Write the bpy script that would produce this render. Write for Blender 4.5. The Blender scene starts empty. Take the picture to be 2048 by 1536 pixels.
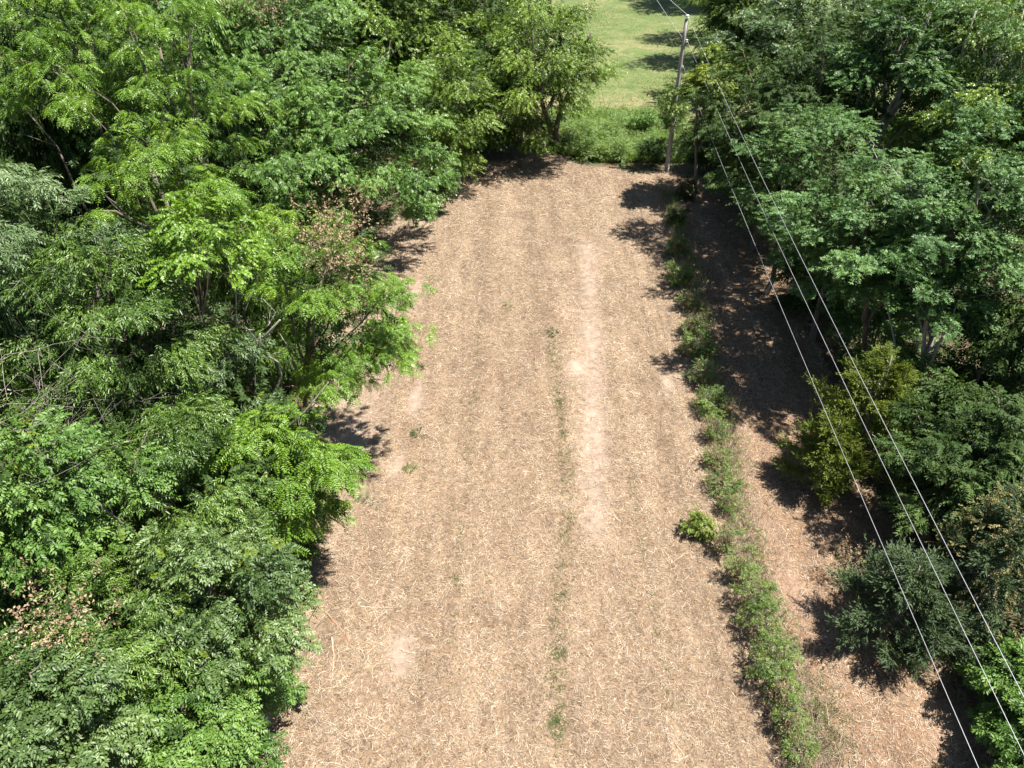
import bpy, math, random
import numpy as np
from mathutils import Vector, Matrix

# ------------------------------------------------------------------ camera, light, exposure
PITCH = math.radians(37.0); CAM_H = 20.0; FPX = 1446.0
SUN_EL = math.radians(68.0); SUN_H = Vector((0.985, -0.17, 0)).normalized()
SUN_POWER, SKY_POWER, EXPOSURE = 5.0, 0.05, 1.30

scene = bpy.context.scene
COL = scene.collection
cam_d = bpy.data.cameras.new('camera')
cam_d.sensor_width = 36.0; cam_d.lens = 36.0 * FPX / 2048.0
cam_d.clip_start = 0.1; cam_d.clip_end = 3000
cam = bpy.data.objects.new('camera', cam_d); COL.objects.link(cam)
cam.location = (0, 0, CAM_H); cam.rotation_euler = (math.pi / 2 - PITCH, 0, 0)
scene.camera = cam

world = bpy.data.worlds.new('World'); scene.world = world; world.use_nodes = True
wn = world.node_tree; wn.nodes.clear()
sky = wn.nodes.new('ShaderNodeTexSky'); sky.sky_type = 'NISHITA'; sky.sun_disc = False
sky.sun_elevation = SUN_EL; sky.sun_rotation = math.atan2(SUN_H.x, SUN_H.y)
sky.air_density = 1.0; sky.dust_density = 0.6
bg = wn.nodes.new('ShaderNodeBackground'); bg.inputs[1].default_value = SKY_POWER
wo = wn.nodes.new('ShaderNodeOutputWorld')
wn.links.new(sky.outputs[0], bg.inputs[0]); wn.links.new(bg.outputs[0], wo.inputs[0])

sun_d = bpy.data.lights.new('sun', 'SUN'); sun_d.energy = SUN_POWER; sun_d.angle = math.radians(0.55)
sun_d.color = (1.0, 0.955, 0.88)
sun = bpy.data.objects.new('sun', sun_d); COL.objects.link(sun)
sv = SUN_H * math.cos(SUN_EL) + Vector((0, 0, math.sin(SUN_EL)))
sun.rotation_euler = sv.to_track_quat('Z', 'Y').to_euler(); sun.location = (30, -5, 60)

vs = scene.view_settings
vs.view_transform = 'Standard'; vs.look = 'None'; vs.exposure = EXPOSURE; vs.gamma = 1.0
vs.use_curve_mapping = False
scene.cycles.max_bounces = 6; scene.cycles.diffuse_bounces = 3; scene.cycles.glossy_bounces = 2
scene.cycles.transmission_bounces = 4; scene.cycles.transparent_max_bounces = 4
scene.cycles.caustics_reflective = False; scene.cycles.caustics_refractive = False

# ------------------------------------------------------------------ helpers
SP, CP = math.sin(PITCH), math.cos(PITCH)
def px(u, v, z=0.0):
    """Point of the place at height z that a surveyor at the camera sees in direction (u, v)."""
    s = (v - 768.0) / FPX
    t = (CAM_H - z) / (SP + s * CP)
    return np.array([(u - 1024.0) / FPX * t, t * (CP - s * SP), z])

def tag(o, label=None, cat=None, group=None, kind=None):
    if label: o['label'] = label
    if cat: o['category'] = cat
    if group: o['group'] = group
    if kind: o['kind'] = kind
    return o

def empty(name, loc):
    o = bpy.data.objects.new(name, None); COL.objects.link(o); o.location = loc
    o.empty_display_size = 0.3
    return o

def new_mesh(name, V, F, mat, tint=None, smooth=False, extra=None):
    """V (n,3), F (m,k) with one k for all faces."""
    V = np.ascontiguousarray(V, np.float32); F = np.ascontiguousarray(F, np.int32)
    me = bpy.data.meshes.new(name)
    m, k = F.shape
    me.vertices.add(len(V)); me.vertices.foreach_set('co', V.ravel())
    me.loops.add(m * k); me.loops.foreach_set('vertex_index', F.ravel())
    me.polygons.add(m)
    me.polygons.foreach_set('loop_start', np.arange(0, m * k, k, dtype=np.int32))
    me.polygons.foreach_set('loop_total', np.full(m, k, np.int32))
    if smooth: me.polygons.foreach_set('use_smooth', np.ones(m, bool))
    at = dict(extra or {})
    if tint is not None: at['tint'] = tint
    for key, arr in at.items():
        a = me.attributes.new(key, 'FLOAT', 'POINT')
        a.data.foreach_set('value', np.ascontiguousarray(arr, np.float32))
    me.materials.append(mat)
    me.update(calc_edges=True)
    return me

def add(name, me, parent=None, loc=(0, 0, 0)):
    o = bpy.data.objects.new(name, me); COL.objects.link(o); o.location = loc
    if parent: o.parent = parent
    return o

class Tubes:
    """collects tapered tubes into one mesh"""
    def __init__(self): self.V = []; self.F = []; self.n = 0
    def tube(self, pts, rad, sides=6, cap=True):
        P = np.asarray(pts, float); R = np.broadcast_to(np.asarray(rad, float), (len(P),))
        T = np.gradient(P, axis=0); T /= np.linalg.norm(T, axis=1)[:, None] + 1e-9
        ref = np.array([0.13, 0.97, 0.21]) if abs(T[0][2]) > 0.7 else np.array([0, 0, 1.0])
        A = np.cross(T, ref); A /= np.linalg.norm(A, axis=1)[:, None] + 1e-9
        B = np.cross(T, A)
        th = np.arange(sides) * 2 * math.pi / sides
        ring = P[:, None] + R[:, None, None] * (np.cos(th)[None, :, None] * A[:, None] + np.sin(th)[None, :, None] * B[:, None])
        i = np.arange(len(P) - 1)[:, None] * sides; j = np.arange(sides)[None]
        j2 = (j + 1) % sides
        F = np.stack([i + j, i + j2, i + sides + j2, i + sides + j], -1).reshape(-1, 4) + self.n
        self.V.append(ring.reshape(-1, 3)); self.F.append(F); self.n += ring.shape[0] * sides
        if cap:
            for e, P0 in ((0, P[0]), (len(P) - 1, P[-1])):
                c = self.n; self.V.append(P0[None]); self.n += 1
                base = c - 1 - 0
                start = F.min() + e * sides
                q = np.stack([np.full(sides, c), start + np.arange(sides), start + (np.arange(sides) + 1) % sides, np.full(sides, c)], 1)
                # fan stored as thin quads of a doubled centre
                self.V.append(P0[None]); self.n += 1
                q[:, 3] = c + 1
                self.F.append(q)
        return self
    def mesh(self, name, mat):
        return new_mesh(name, np.concatenate(self.V), np.concatenate(self.F), mat, smooth=True)

def bent(p0, p1, rng, wob=0.06, n=7, sag=0.0):
    p0 = np.asarray(p0, float); p1 = np.asarray(p1, float)
    t = np.linspace(0, 1, n)[:, None]
    L = np.linalg.norm(p1 - p0)
    P = p0 + (p1 - p0) * t
    for k in (1, 2, 3):
        P += np.sin(t * math.pi * k) * rng.normal(0, wob * L / k, 3)[None]
    P[:, 2] += (np.sin(t * math.pi) * sag)[:, 0]
    return P

# ------------------------------------------------------------------ materials
def nodes(name):
    m = bpy.data.materials.new(name); m.use_nodes = True
    nt = m.node_tree; nt.nodes.clear()
    out = nt.nodes.new('ShaderNodeOutputMaterial')
    return m, nt, out
def N(nt, typ, **kw):
    n = nt.nodes.new(typ)
    for k, v in kw.items(): setattr(n, k, v)
    return n
def ramp(nt, stops):
    r = nt.nodes.new('ShaderNodeValToRGB')
    el = r.color_ramp.elements
    while len(el) < len(stops): el.new(0.5)
    for e, (p, c) in zip(el, stops): e.position = p; e.color = (*c, 1)
    return r
def noise(nt, scale, detail=4, rough=0.6, vec=None, dist=0.0):
    n = N(nt, 'ShaderNodeTexNoise'); n.inputs['Scale'].default_value = scale
    n.inputs['Detail'].default_value = detail; n.inputs['Roughness'].default_value = rough
    n.inputs['Distortion'].default_value = dist
    if vec is not None: nt.links.new(vec, n.inputs['Vector'])
    return n
def mixc(nt, fac, a, b, blend='MIX'):
    m = N(nt, 'ShaderNodeMix', data_type='RGBA', blend_type=blend)
    for i, v in ((0, fac), (6, a), (7, b)):
        if isinstance(v, (float, int)): m.inputs[i].default_value = v
        elif isinstance(v, tuple): m.inputs[i].default_value = (*v, 1)
        else: nt.links.new(v, m.inputs[i])
    return m.outputs[2]
def attr(nt, name):
    a = N(nt, 'ShaderNodeAttribute'); a.attribute_name = name
    return a.outputs['Fac']

def leaf_mat(name, dark, mid, light, trans=0.3, rough=0.42, spec=0.45, tcol=None):
    m, nt, out = nodes(name)
    r = ramp(nt, [(0.0, dark), (0.5, mid), (0.93, light), (1.0, light)])
    nt.links.new(attr(nt, 'tint'), r.inputs[0])
    b = N(nt, 'ShaderNodeBsdfPrincipled'); b.inputs['Roughness'].default_value = rough
    b.inputs['Specular IOR Level'].default_value = spec
    nt.links.new(r.outputs[0], b.inputs['Base Color'])
    t = N(nt, 'ShaderNodeBsdfTranslucent')
    tc = mixc(nt, 1.0, r.outputs[0], tcol or (1.5, 1.35, 0.5), 'MULTIPLY')
    nt.links.new(tc, t.inputs[0])
    mx = N(nt, 'ShaderNodeMixShader'); mx.inputs[0].default_value = trans
    nt.links.new(b.outputs[0], mx.inputs[1]); nt.links.new(t.outputs[0], mx.inputs[2])
    nt.links.new(mx.outputs[0], out.inputs[0])
    return m

M = {}
M['walnut'] = leaf_mat('walnut_leaf', (0.067, 0.142, 0.012), (0.120, 0.227, 0.020), (0.193, 0.312, 0.036), 0.27)
M['broad'] = leaf_mat('broad_leaf', (0.045, 0.102, 0.016), (0.092, 0.182, 0.031), (0.155, 0.259, 0.051), 0.20, 0.46, 0.4)
M['yellow'] = leaf_mat('yellow_green_leaf', (0.076, 0.134, 0.013), (0.126, 0.210, 0.022), (0.194, 0.289, 0.040), 0.25)
M['lance'] = leaf_mat('narrow_leaf', (0.050, 0.102, 0.014), (0.088, 0.161, 0.024), (0.144, 0.233, 0.043), 0.20, 0.38, 0.5)
M['grey'] = leaf_mat('grey_green_leaf', (0.062, 0.109, 0.038), (0.105, 0.170, 0.062), (0.163, 0.236, 0.100), 0.20, 0.42, 0.45)
M['locust'] = leaf_mat('locust_leaf', (0.050, 0.110, 0.030), (0.085, 0.172, 0.048), (0.131, 0.233, 0.067), 0.20, 0.5, 0.35)
M['dull'] = leaf_mat('dull_green_leaf', (0.052, 0.095, 0.026), (0.098, 0.162, 0.044), (0.165, 0.237, 0.072), 0.20, 0.42, 0.45)
M['shade'] = leaf_mat('deep_green_shade_leaf', (0.028, 0.054, 0.013), (0.046, 0.085, 0.020), (0.077, 0.124, 0.031), 0.16, 0.62, 0.2)  # shade put into leaf colour for dark trees; also plain deep green weeds
M['vine'] = leaf_mat('vine_leaf', (0.100, 0.160, 0.018), (0.165, 0.235, 0.030), (0.235, 0.305, 0.050), 0.38)
M['cedar'] = leaf_mat('cedar_scale', (0.075, 0.115, 0.016), (0.130, 0.180, 0.026), (0.200, 0.250, 0.044), 0.3, 0.6, 0.3)
M['cedar_blue'] = leaf_mat('blue_cedar_scale', (0.042, 0.074, 0.032), (0.076, 0.120, 0.052), (0.120, 0.170, 0.078), 0.22, 0.6, 0.3)
M['hedge'] = leaf_mat('hedge_leaf', (0.054, 0.100, 0.019), (0.117, 0.189, 0.034), (0.205, 0.283, 0.063), 0.26)
M['weed'] = leaf_mat('weed_leaf', (0.114, 0.196, 0.055), (0.185, 0.286, 0.090), (0.275, 0.376, 0.142), 0.45, 0.5, 0.4)
M['dead'] = leaf_mat('dead_leaf', (0.17, 0.11, 0.065), (0.34, 0.245, 0.15), (0.48, 0.375, 0.25), 0.2, 0.7, 0.2, (1.2, 0.95, 0.7))
M['gold'] = leaf_mat('golden_leaf', (0.100, 0.092, 0.030), (0.176, 0.160, 0.057), (0.275, 0.254, 0.106), 0.2, 0.6, 0.3, (1.3, 1.1, 0.6))
M['straw'] = leaf_mat('dry_straw', (0.079, 0.054, 0.039), (0.348, 0.270, 0.191), (0.643, 0.545, 0.407), 0.08, 0.6, 0.3, (1.1, 1.0, 0.8))
M['lawn_blade'] = leaf_mat('lawn_blade', (0.055, 0.092, 0.025), (0.130, 0.168, 0.054), (0.28, 0.26, 0.125), 0.25, 0.6, 0.3)

def bark_mat(name, a, b, scale=9.0, stretch=0.16):
    m, nt, out = nodes(name)
    tc = N(nt, 'ShaderNodeTexCoord'); mp = N(nt, 'ShaderNodeMapping'); mp.inputs['Scale'].default_value = (1, 1, stretch)
    nt.links.new(tc.outputs['Object'], mp.inputs[0])
    n = noise(nt, scale, 6, 0.7, mp.outputs[0])
    r = ramp(nt, [(0.3, a), (0.7, b)]); nt.links.new(n.outputs[0], r.inputs[0])
    p = N(nt, 'ShaderNodeBsdfPrincipled'); p.inputs['Roughness'].default_value = 0.85
    nt.links.new(r.outputs[0], p.inputs['Base Color'])
    bp = N(nt, 'ShaderNodeBump'); bp.inputs['Strength'].default_value = 0.7; bp.inputs['Distance'].default_value = 0.03
    nt.links.new(n.outputs[0], bp.inputs['Height']); nt.links.new(bp.outputs[0], p.inputs['Normal'])
    nt.links.new(p.outputs[0], out.inputs[0])
    return m
M['bark'] = bark_mat('grey_brown_bark', (0.075, 0.058, 0.043), (0.23, 0.19, 0.15))
M['pale_bark'] = bark_mat('pale_bark', (0.22, 0.19, 0.16), (0.50, 0.46, 0.41))
M['twig'] = bark_mat('grey_twig', (0.15, 0.125, 0.10), (0.34, 0.30, 0.26))
M['stick'] = bark_mat('dry_stick', (0.28, 0.18, 0.11), (0.62, 0.50, 0.36), 14)
M['dark_stick'] = bark_mat('dark_stick', (0.09, 0.06, 0.045), (0.24, 0.17, 0.12), 14)
M['red_stick'] = bark_mat('red_stick', (0.24, 0.09, 0.04), (0.50, 0.30, 0.16), 14)
M['pole'] = bark_mat('weathered_pole_wood', (0.22, 0.20, 0.185), (0.46, 0.43, 0.40), 16, 0.05)

def plain(name, col, rough=0.5, metal=0.0):
    m, nt, out = nodes(name)
    n = noise(nt, 30, 3); r = ramp(nt, [(0.3, tuple(c * 0.85 for c in col)), (0.7, tuple(min(1, c * 1.1) for c in col))])
    nt.links.new(n.outputs[0], r.inputs[0])
    p = N(nt, 'ShaderNodeBsdfPrincipled'); p.inputs['Roughness'].default_value = rough; p.inputs['Metallic'].default_value = metal
    nt.links.new(r.outputs[0], p.inputs['Base Color']); nt.links.new(p.outputs[0], out.inputs[0])
    return m
M['wire'] = plain('aluminium_wire', (0.50, 0.50, 0.52), 0.45, 0.3)
M['porcelain'] = plain('white_porcelain', (0.80, 0.79, 0.78), 0.2)
M['steel'] = plain('galvanised_steel', (0.42, 0.43, 0.45), 0.4, 0.6)
M['orange'] = plain('faded_orange_guard', (0.75, 0.30, 0.12), 0.5)

def soil_material():
    m, nt, out = nodes('mown_field_soil')
    tc = N(nt, 'ShaderNodeTexCoord'); g = tc.outputs['Object']
    mp = N(nt, 'ShaderNodeMapping'); mp.inputs['Scale'].default_value = (1.0, 0.25, 1); nt.links.new(g, mp.inputs[0])
    streak = noise(nt, 1.3, 5, 0.65, mp.outputs[0])
    big = noise(nt, 0.30, 5, 0.6, g); fine = noise(nt, 9, 7, 0.78, g, 1.2); mid = noise(nt, 3.2, 5, 0.7, g)
    thatch = ramp(nt, [(0.36, (0.078, 0.052, 0.036)), (0.48, (0.240, 0.177, 0.125)), (0.66, (0.41, 0.315, 0.228))])
    nt.links.new(fine.outputs[0], thatch.inputs[0])
    tone = ramp(nt, [(0.32, (0.68, 0.63, 0.58)), (0.68, (1.14, 1.12, 1.08))]); nt.links.new(streak.outputs[0], tone.inputs[0])
    c = mixc(nt, 1.0, thatch.outputs[0], tone.outputs[0], 'MULTIPLY')
    tone2 = ramp(nt, [(0.35, (0.90, 0.86, 0.82)), (0.65, (1.06, 1.05, 1.0))]); nt.links.new(big.outputs[0], tone2.inputs[0])
    c = mixc(nt, 1.0, c, tone2.outputs[0], 'MULTIPLY')
    bare = ramp(nt, [(0.3, (0.32, 0.250, 0.200)), (0.7, (0.43, 0.352, 0.294))]); nt.links.new(mid.outputs[0], bare.inputs[0])
    mul = N(nt, 'ShaderNodeMath', operation='MULTIPLY_ADD'); nt.links.new(mid.outputs[0], mul.inputs[0])
    mul.inputs[1].default_value = 0.9; 
    add_ = N(nt, 'ShaderNodeMath', operation='SUBTRACT'); nt.links.new(attr(nt, 'bare'), add_.inputs[0]); add_.inputs[1].default_value = 0.45
    nt.links.new(add_.outputs[0], mul.inputs[2]); mul.use_clamp = True
    c = mixc(nt, mul.outputs[0], c, bare.outputs[0])
    bnd = ramp(nt, [(0.0, (0.74, 0.70, 0.66)), (1.0, (1.12, 1.10, 1.08))])
    bm = N(nt, 'ShaderNodeMath', operation='MULTIPLY_ADD'); nt.links.new(attr(nt, 'band'), bm.inputs[0]); bm.inputs[1].default_value = 0.42; bm.inputs[2].default_value = 0.5
    nt.links.new(bm.outputs[0], bnd.inputs[0]); c = mixc(nt, 1.0, c, bnd.outputs[0], 'MULTIPLY')
    red = ramp(nt, [(0.0, (1, 1, 1)), (1.0, (0.92, 0.78, 0.70))]); nt.links.new(attr(nt, 'red'), red.inputs[0])
    c = mixc(nt, 1.0, c, red.outputs[0], 'MULTIPLY')
    p = N(nt, 'ShaderNodeBsdfPrincipled'); p.inputs['Roughness'].default_value = 0.95; p.inputs['Specular IOR Level'].default_value = 0.15
    nt.links.new(c, p.inputs['Base Color'])
    bp = N(nt, 'ShaderNodeBump'); bp.inputs['Strength'].default_value = 0.8; bp.inputs['Distance'].default_value = 0.05
    nt.links.new(fine.outputs[0], bp.inputs['Height']); nt.links.new(bp.outputs[0], p.inputs['Normal'])
    nt.links.new(p.outputs[0], out.inputs[0])
    return m
M['field'] = soil_material()

def lawn_material():
    m, nt, out = nodes('lawn_turf')
    tc = N(nt, 'ShaderNodeTexCoord'); g = tc.outputs['Object']
    a = noise(nt, 0.22, 7, 0.72, g, 0.8); b = noise(nt, 1.4, 6, 0.75, g); f = noise(nt, 4.5, 6, 0.85, g)
    r = ramp(nt, [(0.30, (0.082, 0.124, 0.040)), (0.48, (0.130, 0.166, 0.060)), (0.61, (0.200, 0.194, 0.094)), (0.75, (0.280, 0.230, 0.138))])
    s = N(nt, 'ShaderNodeMath', operation='ADD'); nt.links.new(a.outputs[0], s.inputs[0])
    s2 = N(nt, 'ShaderNodeMath', operation='MULTIPLY_ADD'); nt.links.new(b.outputs[0], s2.inputs[0]); s2.inputs[1].default_value = 0.45; s2.inputs[2].default_value = -0.22
    nt.links.new(s2.outputs[0], s.inputs[1])
    s3 = N(nt, 'ShaderNodeMath', operation='ADD'); nt.links.new(s.outputs[0], s3.inputs[0]); nt.links.new(attr(nt, 'dry'), s3.inputs[1])
    nt.links.new(s3.outputs[0], r.inputs[0])
    fr = ramp(nt, [(0.32, (0.55, 0.58, 0.52)), (0.68, (1.28, 1.25, 1.2))]); nt.links.new(f.outputs[0], fr.inputs[0])
    c = mixc(nt, 1.0, r.outputs[0], fr.outputs[0], 'MULTIPLY')
    p = N(nt, 'ShaderNodeBsdfPrincipled'); p.inputs['Roughness'].default_value = 0.9; p.inputs['Specular IOR Level'].default_value = 0.2
    nt.links.new(c, p.inputs['Base Color'])
    bp = N(nt, 'ShaderNodeBump'); bp.inputs['Strength'].default_value = 0.6; bp.inputs['Distance'].default_value = 0.06
    nt.links.new(f.outputs[0], bp.inputs['Height']); nt.links.new(bp.outputs[0], p.inputs['Normal'])
    nt.links.new(p.outputs[0], out.inputs[0])
    return m
M['lawn'] = lawn_material()

def floor_material():
    m, nt, out = nodes('woodland_floor')
    tc = N(nt, 'ShaderNodeTexCoord'); g = tc.outputs['Object']
    a = noise(nt, 6, 6, 0.75, g, 1.0); b = noise(nt, 0.5, 4, 0.6, g)
    r = ramp(nt, [(0.3, (0.055, 0.036, 0.022)), (0.55, (0.13, 0.085, 0.05)), (0.75, (0.22, 0.15, 0.09))])
    nt.links.new(a.outputs[0], r.inputs[0])
    gr = ramp(nt, [(0.45, (0, 0, 0)), (0.65, (1, 1, 1))]); nt.links.new(b.outputs[0], gr.inputs[0])
    c = mixc(nt, gr.outputs[0], r.outputs[0], (0.045, 0.075, 0.02))
    p = N(nt, 'ShaderNodeBsdfPrincipled'); p.inputs['Roughness'].default_value = 0.95
    nt.links.new(c, p.inputs['Base Color'])
    bp = N(nt, 'ShaderNodeBump'); bp.inputs['Strength'].default_value = 0.8; bp.inputs['Distance'].default_value = 0.08
    nt.links.new(a.outputs[0], bp.inputs['Height']); nt.links.new(bp.outputs[0], p.inputs['Normal'])
    nt.links.new(p.outputs[0], out.inputs[0])
    return m
M['floor'] = floor_material()

# ------------------------------------------------------------------ ground
def fbm(x, y, seed, scale, oct=4):
    rng = np.random.default_rng(seed); out = np.zeros_like(x); a = 1.0; f = 1.0 / scale; tot = 0
    for _ in range(oct):
        for _ in range(3):
            th = rng.uniform(0, 6.283); ph = rng.uniform(0, 6.283)
            out += a / 3 * np.sin((x * math.cos(th) + y * math.sin(th)) * f * 6.283 + ph + 1.3 * np.sin((x * math.sin(th) - y * math.cos(th)) * f * 4.1 + ph * 2))
        tot += a; a *= 0.55; f *= 2.1
    return out / tot
def sm(a, b, x):
    t = np.clip((x - a) / (b - a), 0, 1); return t * t * (3 - 2 * t)
def hedge_x(y): return np.interp(y, [6, 10, 14, 18, 24, 32, 46, 58], [8.2, 8.35, 8.2, 8.3, 9.1, 9.9, 10.8, 11.4])
def blob(x, y, c, rx, ry): return np.exp(-(((x - c[0]) / rx) ** 2 + ((y - c[1]) / ry) ** 2))
def track(x, y, xs, ys, w, y0, y1):
    cx = np.interp(y, ys, xs)
    return np.exp(-((x - cx) / w) ** 2) * sm(y0, y0 + 1.5, y) * (1 - sm(y1 - 2.5, y1, y))
def bare_of(x, y):
    n = fbm(x, y, 5, 1.6)
    b = (0.66 + 0.30 * fbm(x, y, 6, 5) + 0.34 * fbm(x, y, 12, .8) + .22 * fbm(x, y, 13, .35)) * track(x, y, [2.9, 3.05, 3.5, 3.95, 4.6], [14, 18, 24, 30, 40], 0.62, 16.5, 43)
    for c, rx, ry, s in (((px(832, 800)), .35, 1.4, .85), ((px(700, 885)), .75, .9, .85), (px(800, 1310), .45, .8, .95), (px(1335, 765), .35, 1.0, .7),
                         (px(1150, 735), .4, .8, .75), (px(830, 590), .5, 1.5, .6), (px(980, 330), 1.6, 1.8, .55), (px(1300, 330), 1.5, 2, .55),
                         (px(795, 935), .35, .8, .7), (px(1585, 1190), .35, 1.0, .55), (px(1530, 1060), .5, .8, .4), (px(1900, 1450), .9, .6, .35)):
        b += s * blob(x, y, c, rx, ry)
    b += 0.45 * sm(-4.6, -6.6, x) * sm(12, 22, y)
    b += 0.10 * sm(hedge_x(y) + .3, hedge_x(y) + 1.2, x)
    return np.clip(b + 0.20 * n + 0.10 * fbm(x, y, 7, .5), 0, 1)
def bands_of(x, y): return fbm(x * 1.0 + .25 * np.sin(y / 7.0), y * .05, 18, 2.6, 4)
def green_of(x, y):
    gdark = track(x, y, [1.2, 1.45, 2.05, 2.15, 2.0], [9, 14, 18, 22, 30], 0.24, 8, 32)
    gdark += 0.4 * track(x, y, [-1.9, -1.8, -1.6], [10, 20, 34], 0.1, 12, 34)
    gdark += 0.35 * track(x, y, [4.6, 4.6, 5.2], [12, 20, 36], 0.12, 10, 36)
    return np.clip(gdark * (0.55 + 0.8 * fbm(x, y, 9, 2.2)), 0, 1)

def grid(x0, x1, y0, y1, step):
    xs = np.arange(x0, x1 + step / 2, step); ys = np.arange(y0, y1 + step / 2, step)
    X, Y = np.meshgrid(xs, ys); nx = len(xs); ny = len(ys)
    i = np.arange(ny - 1)[:, None] * nx + np.arange(nx - 1)[None]
    F = np.stack([i, i + 1, i + nx + 1, i + nx], -1).reshape(-1, 4)
    return X.ravel(), Y.ravel(), F

g = add('ground', new_mesh('ground', [[-900, -400, 0], [900, -400, 0], [900, 1600, 0], [-900, 1600, 0]], [[0, 1, 2, 3]], M['floor']))
tag(g, kind='structure')

def field_inside(x, y):
    w = fbm(x, y, 21, 6) * 1.0
    left = np.interp(y, [0, 10, 22, 34, 45, 60], [-8.5, -8.6, -9.2, -9.5, -8.0, -5.0])
    right = np.interp(y, [0, 10, 20, 30, 45, 60], [13.2, 13.2, 14.2, 15.2, 17.0, 17.0])
    far = np.interp(x, [-12, -5, 3, 5, 8, 12, 18], [53, 57, 57.5, 54.5, 53.3, 52.5, 51])
    return (x > left + w) & (x < right + w) & (y < far + 0.5 * w)
fx, fy, fF = grid(-12, 19, -4, 60, 0.21)
ins = field_inside(fx, fy)
fF = fF[ins[fF].all(1)]
used = np.unique(fF); remap = np.full(len(fx), -1); remap[used] = np.arange(len(used)); fF = remap[fF]; fx = fx[used]; fy = fy[used]
def field_z(x, y):
    return 0.016 + 0.035 * (1 + fbm(x, y, 3, 5)) + 0.012 * (1 + fbm(x, y, 4, 0.8)) - 0.03 * np.clip(bare_of(x, y), 0, 1)
fz = np.maximum(field_z(fx, fy), 0.006)
red = sm(hedge_x(fy) - .6, hedge_x(fy) + .8, fx) * (0.7 + 0.3 * fbm(fx, fy, 8, 3)) + 0.35 * sm(46, 52, fy)
fo = add('field', new_mesh('field', np.stack([fx, fy, fz], 1), fF, M['field'], smooth=True,
                           extra={'bare': bare_of(fx, fy), 'band': bands_of(fx, fy), 'red': np.clip(red, 0, 1)}))
tag(fo, kind='structure')

lx, ly, lF = grid(-60, 110, 60, 240, 1.5)
lz = 0.02 + 0.10 * (1 + fbm(lx, ly, 31, 22, 2))
dry = 0.20 * np.exp(-((ly - 68) / 4.5) ** 2) - 0.05 + 0.06 * np.exp(-((ly - 92) / 8) ** 2)
lo = add('lawn', new_mesh('lawn', np.stack([lx, ly, lz], 1), lF, M['lawn'], smooth=True, extra={'dry': dry}))
tag(lo, kind='structure')

# straw lying on the mown field
def blades(rng, x, y, z, L, W, pitch, tint, az=None):
    n = len(x); az = rng.uniform(0, 6.283, n) if az is None else az
    d = np.stack([np.cos(az) * np.cos(pitch), np.sin(az) * np.cos(pitch), np.sin(pitch)], 1)
    s = np.stack([-np.sin(az), np.cos(az), rng.normal(0, .3, n)], 1)
    b = np.stack([x, y, z], 1)
    V = np.stack([b - s * W[:, None] / 2, b + s * W[:, None] / 2, b + d * L[:, None]], 1).reshape(-1, 3)
    return V, np.arange(3 * n).reshape(-1, 3), np.repeat(tint, 3)
rng = np.random.default_rng(11)
n0 = 560000
sx = rng.uniform(-10, 17, n0); sy = 3.5 + 54.5 * rng.random(n0) ** 1.25
keep = field_inside(sx, sy)
bb = bare_of(sx, sy); clump = fbm(sx, sy, 14, 0.9, 3)
keep &= rng.random(n0) > np.clip(1.25 * bb - 0.02 - 0.34 * clump, 0, 0.97)
sx, sy, bb = sx[keep], sy[keep], bb[keep]
n = len(sx)
sc = np.interp(sy, [4, 20, 55], [0.85, 1.0, 1.45])
L = rng.gamma(4, 0.038, n) * sc; W = rng.uniform(.007, .016, n) * sc
band = fbm(sx * 1.0 + .25 * np.sin(sy / 7.0), sy * .05, 18, 2.6, 4)
tn = np.clip(0.48 + 0.18 * band - 0.16 * np.exp(-((sx - np.interp(sy, [9, 18, 30], [1.2, 2.1, 2.0])) / .45) ** 2) * sm(40, 30, sy) + 0.20 * fbm(sx, sy, 15, 2.5) + 0.16 * fbm(sx * 3.0, sy * .45, 16, 2.2) + 0.26 * fbm(sx, sy, 17, .55, 3) + rng.normal(0, .25, n), 0, 1)
gr = green_of(sx, sy); isg = rng.random(n) < gr * 0.8 * np.clip(.55 + 1.2 * fbm(sx, sy, 19, 1.1), 0, 1)
sz = field_z(sx, sy) + rng.uniform(0, .035, n)
pit = np.abs(rng.normal(0, .16, n))
lng = rng.random(n) < 0.09 * np.exp(-((sx + 4.8) / 1.3) ** 2) * (sy < 17) + 0.006
L[lng] *= 2.6; tn[lng] = np.clip(tn[lng] + .35, 0, 1); pit[lng] *= .4
s_ = ~isg
V, F, T = blades(rng, sx[s_], sy[s_], sz[s_], L[s_], W[s_], pit[s_], tn[s_])
o = add('straw_litter', new_mesh('straw_litter', V, F, M['straw'], T)); tag(o, 'pale dry straw strewn over the mown field', 'straw', kind='stuff')
gi = np.where(isg)[0]; gi = np.repeat(gi, 3)
V, F, T = blades(rng, sx[gi] + rng.normal(0, .05, len(gi)), sy[gi] + rng.normal(0, .05, len(gi)), field_z(sx[gi], sy[gi]),
                 rng.uniform(.08, .22, len(gi)), rng.uniform(.012, .022, len(gi)), rng.uniform(.2, 1.0, len(gi)), rng.uniform(.0, .45, len(gi)))
o = add('wheel_track_grass', new_mesh('wheel_track_grass', V, F, M['lawn_blade'], T)); tag(o, 'thin green grass growing along the wheel tracks in the field', 'grass', kind='stuff')

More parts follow.
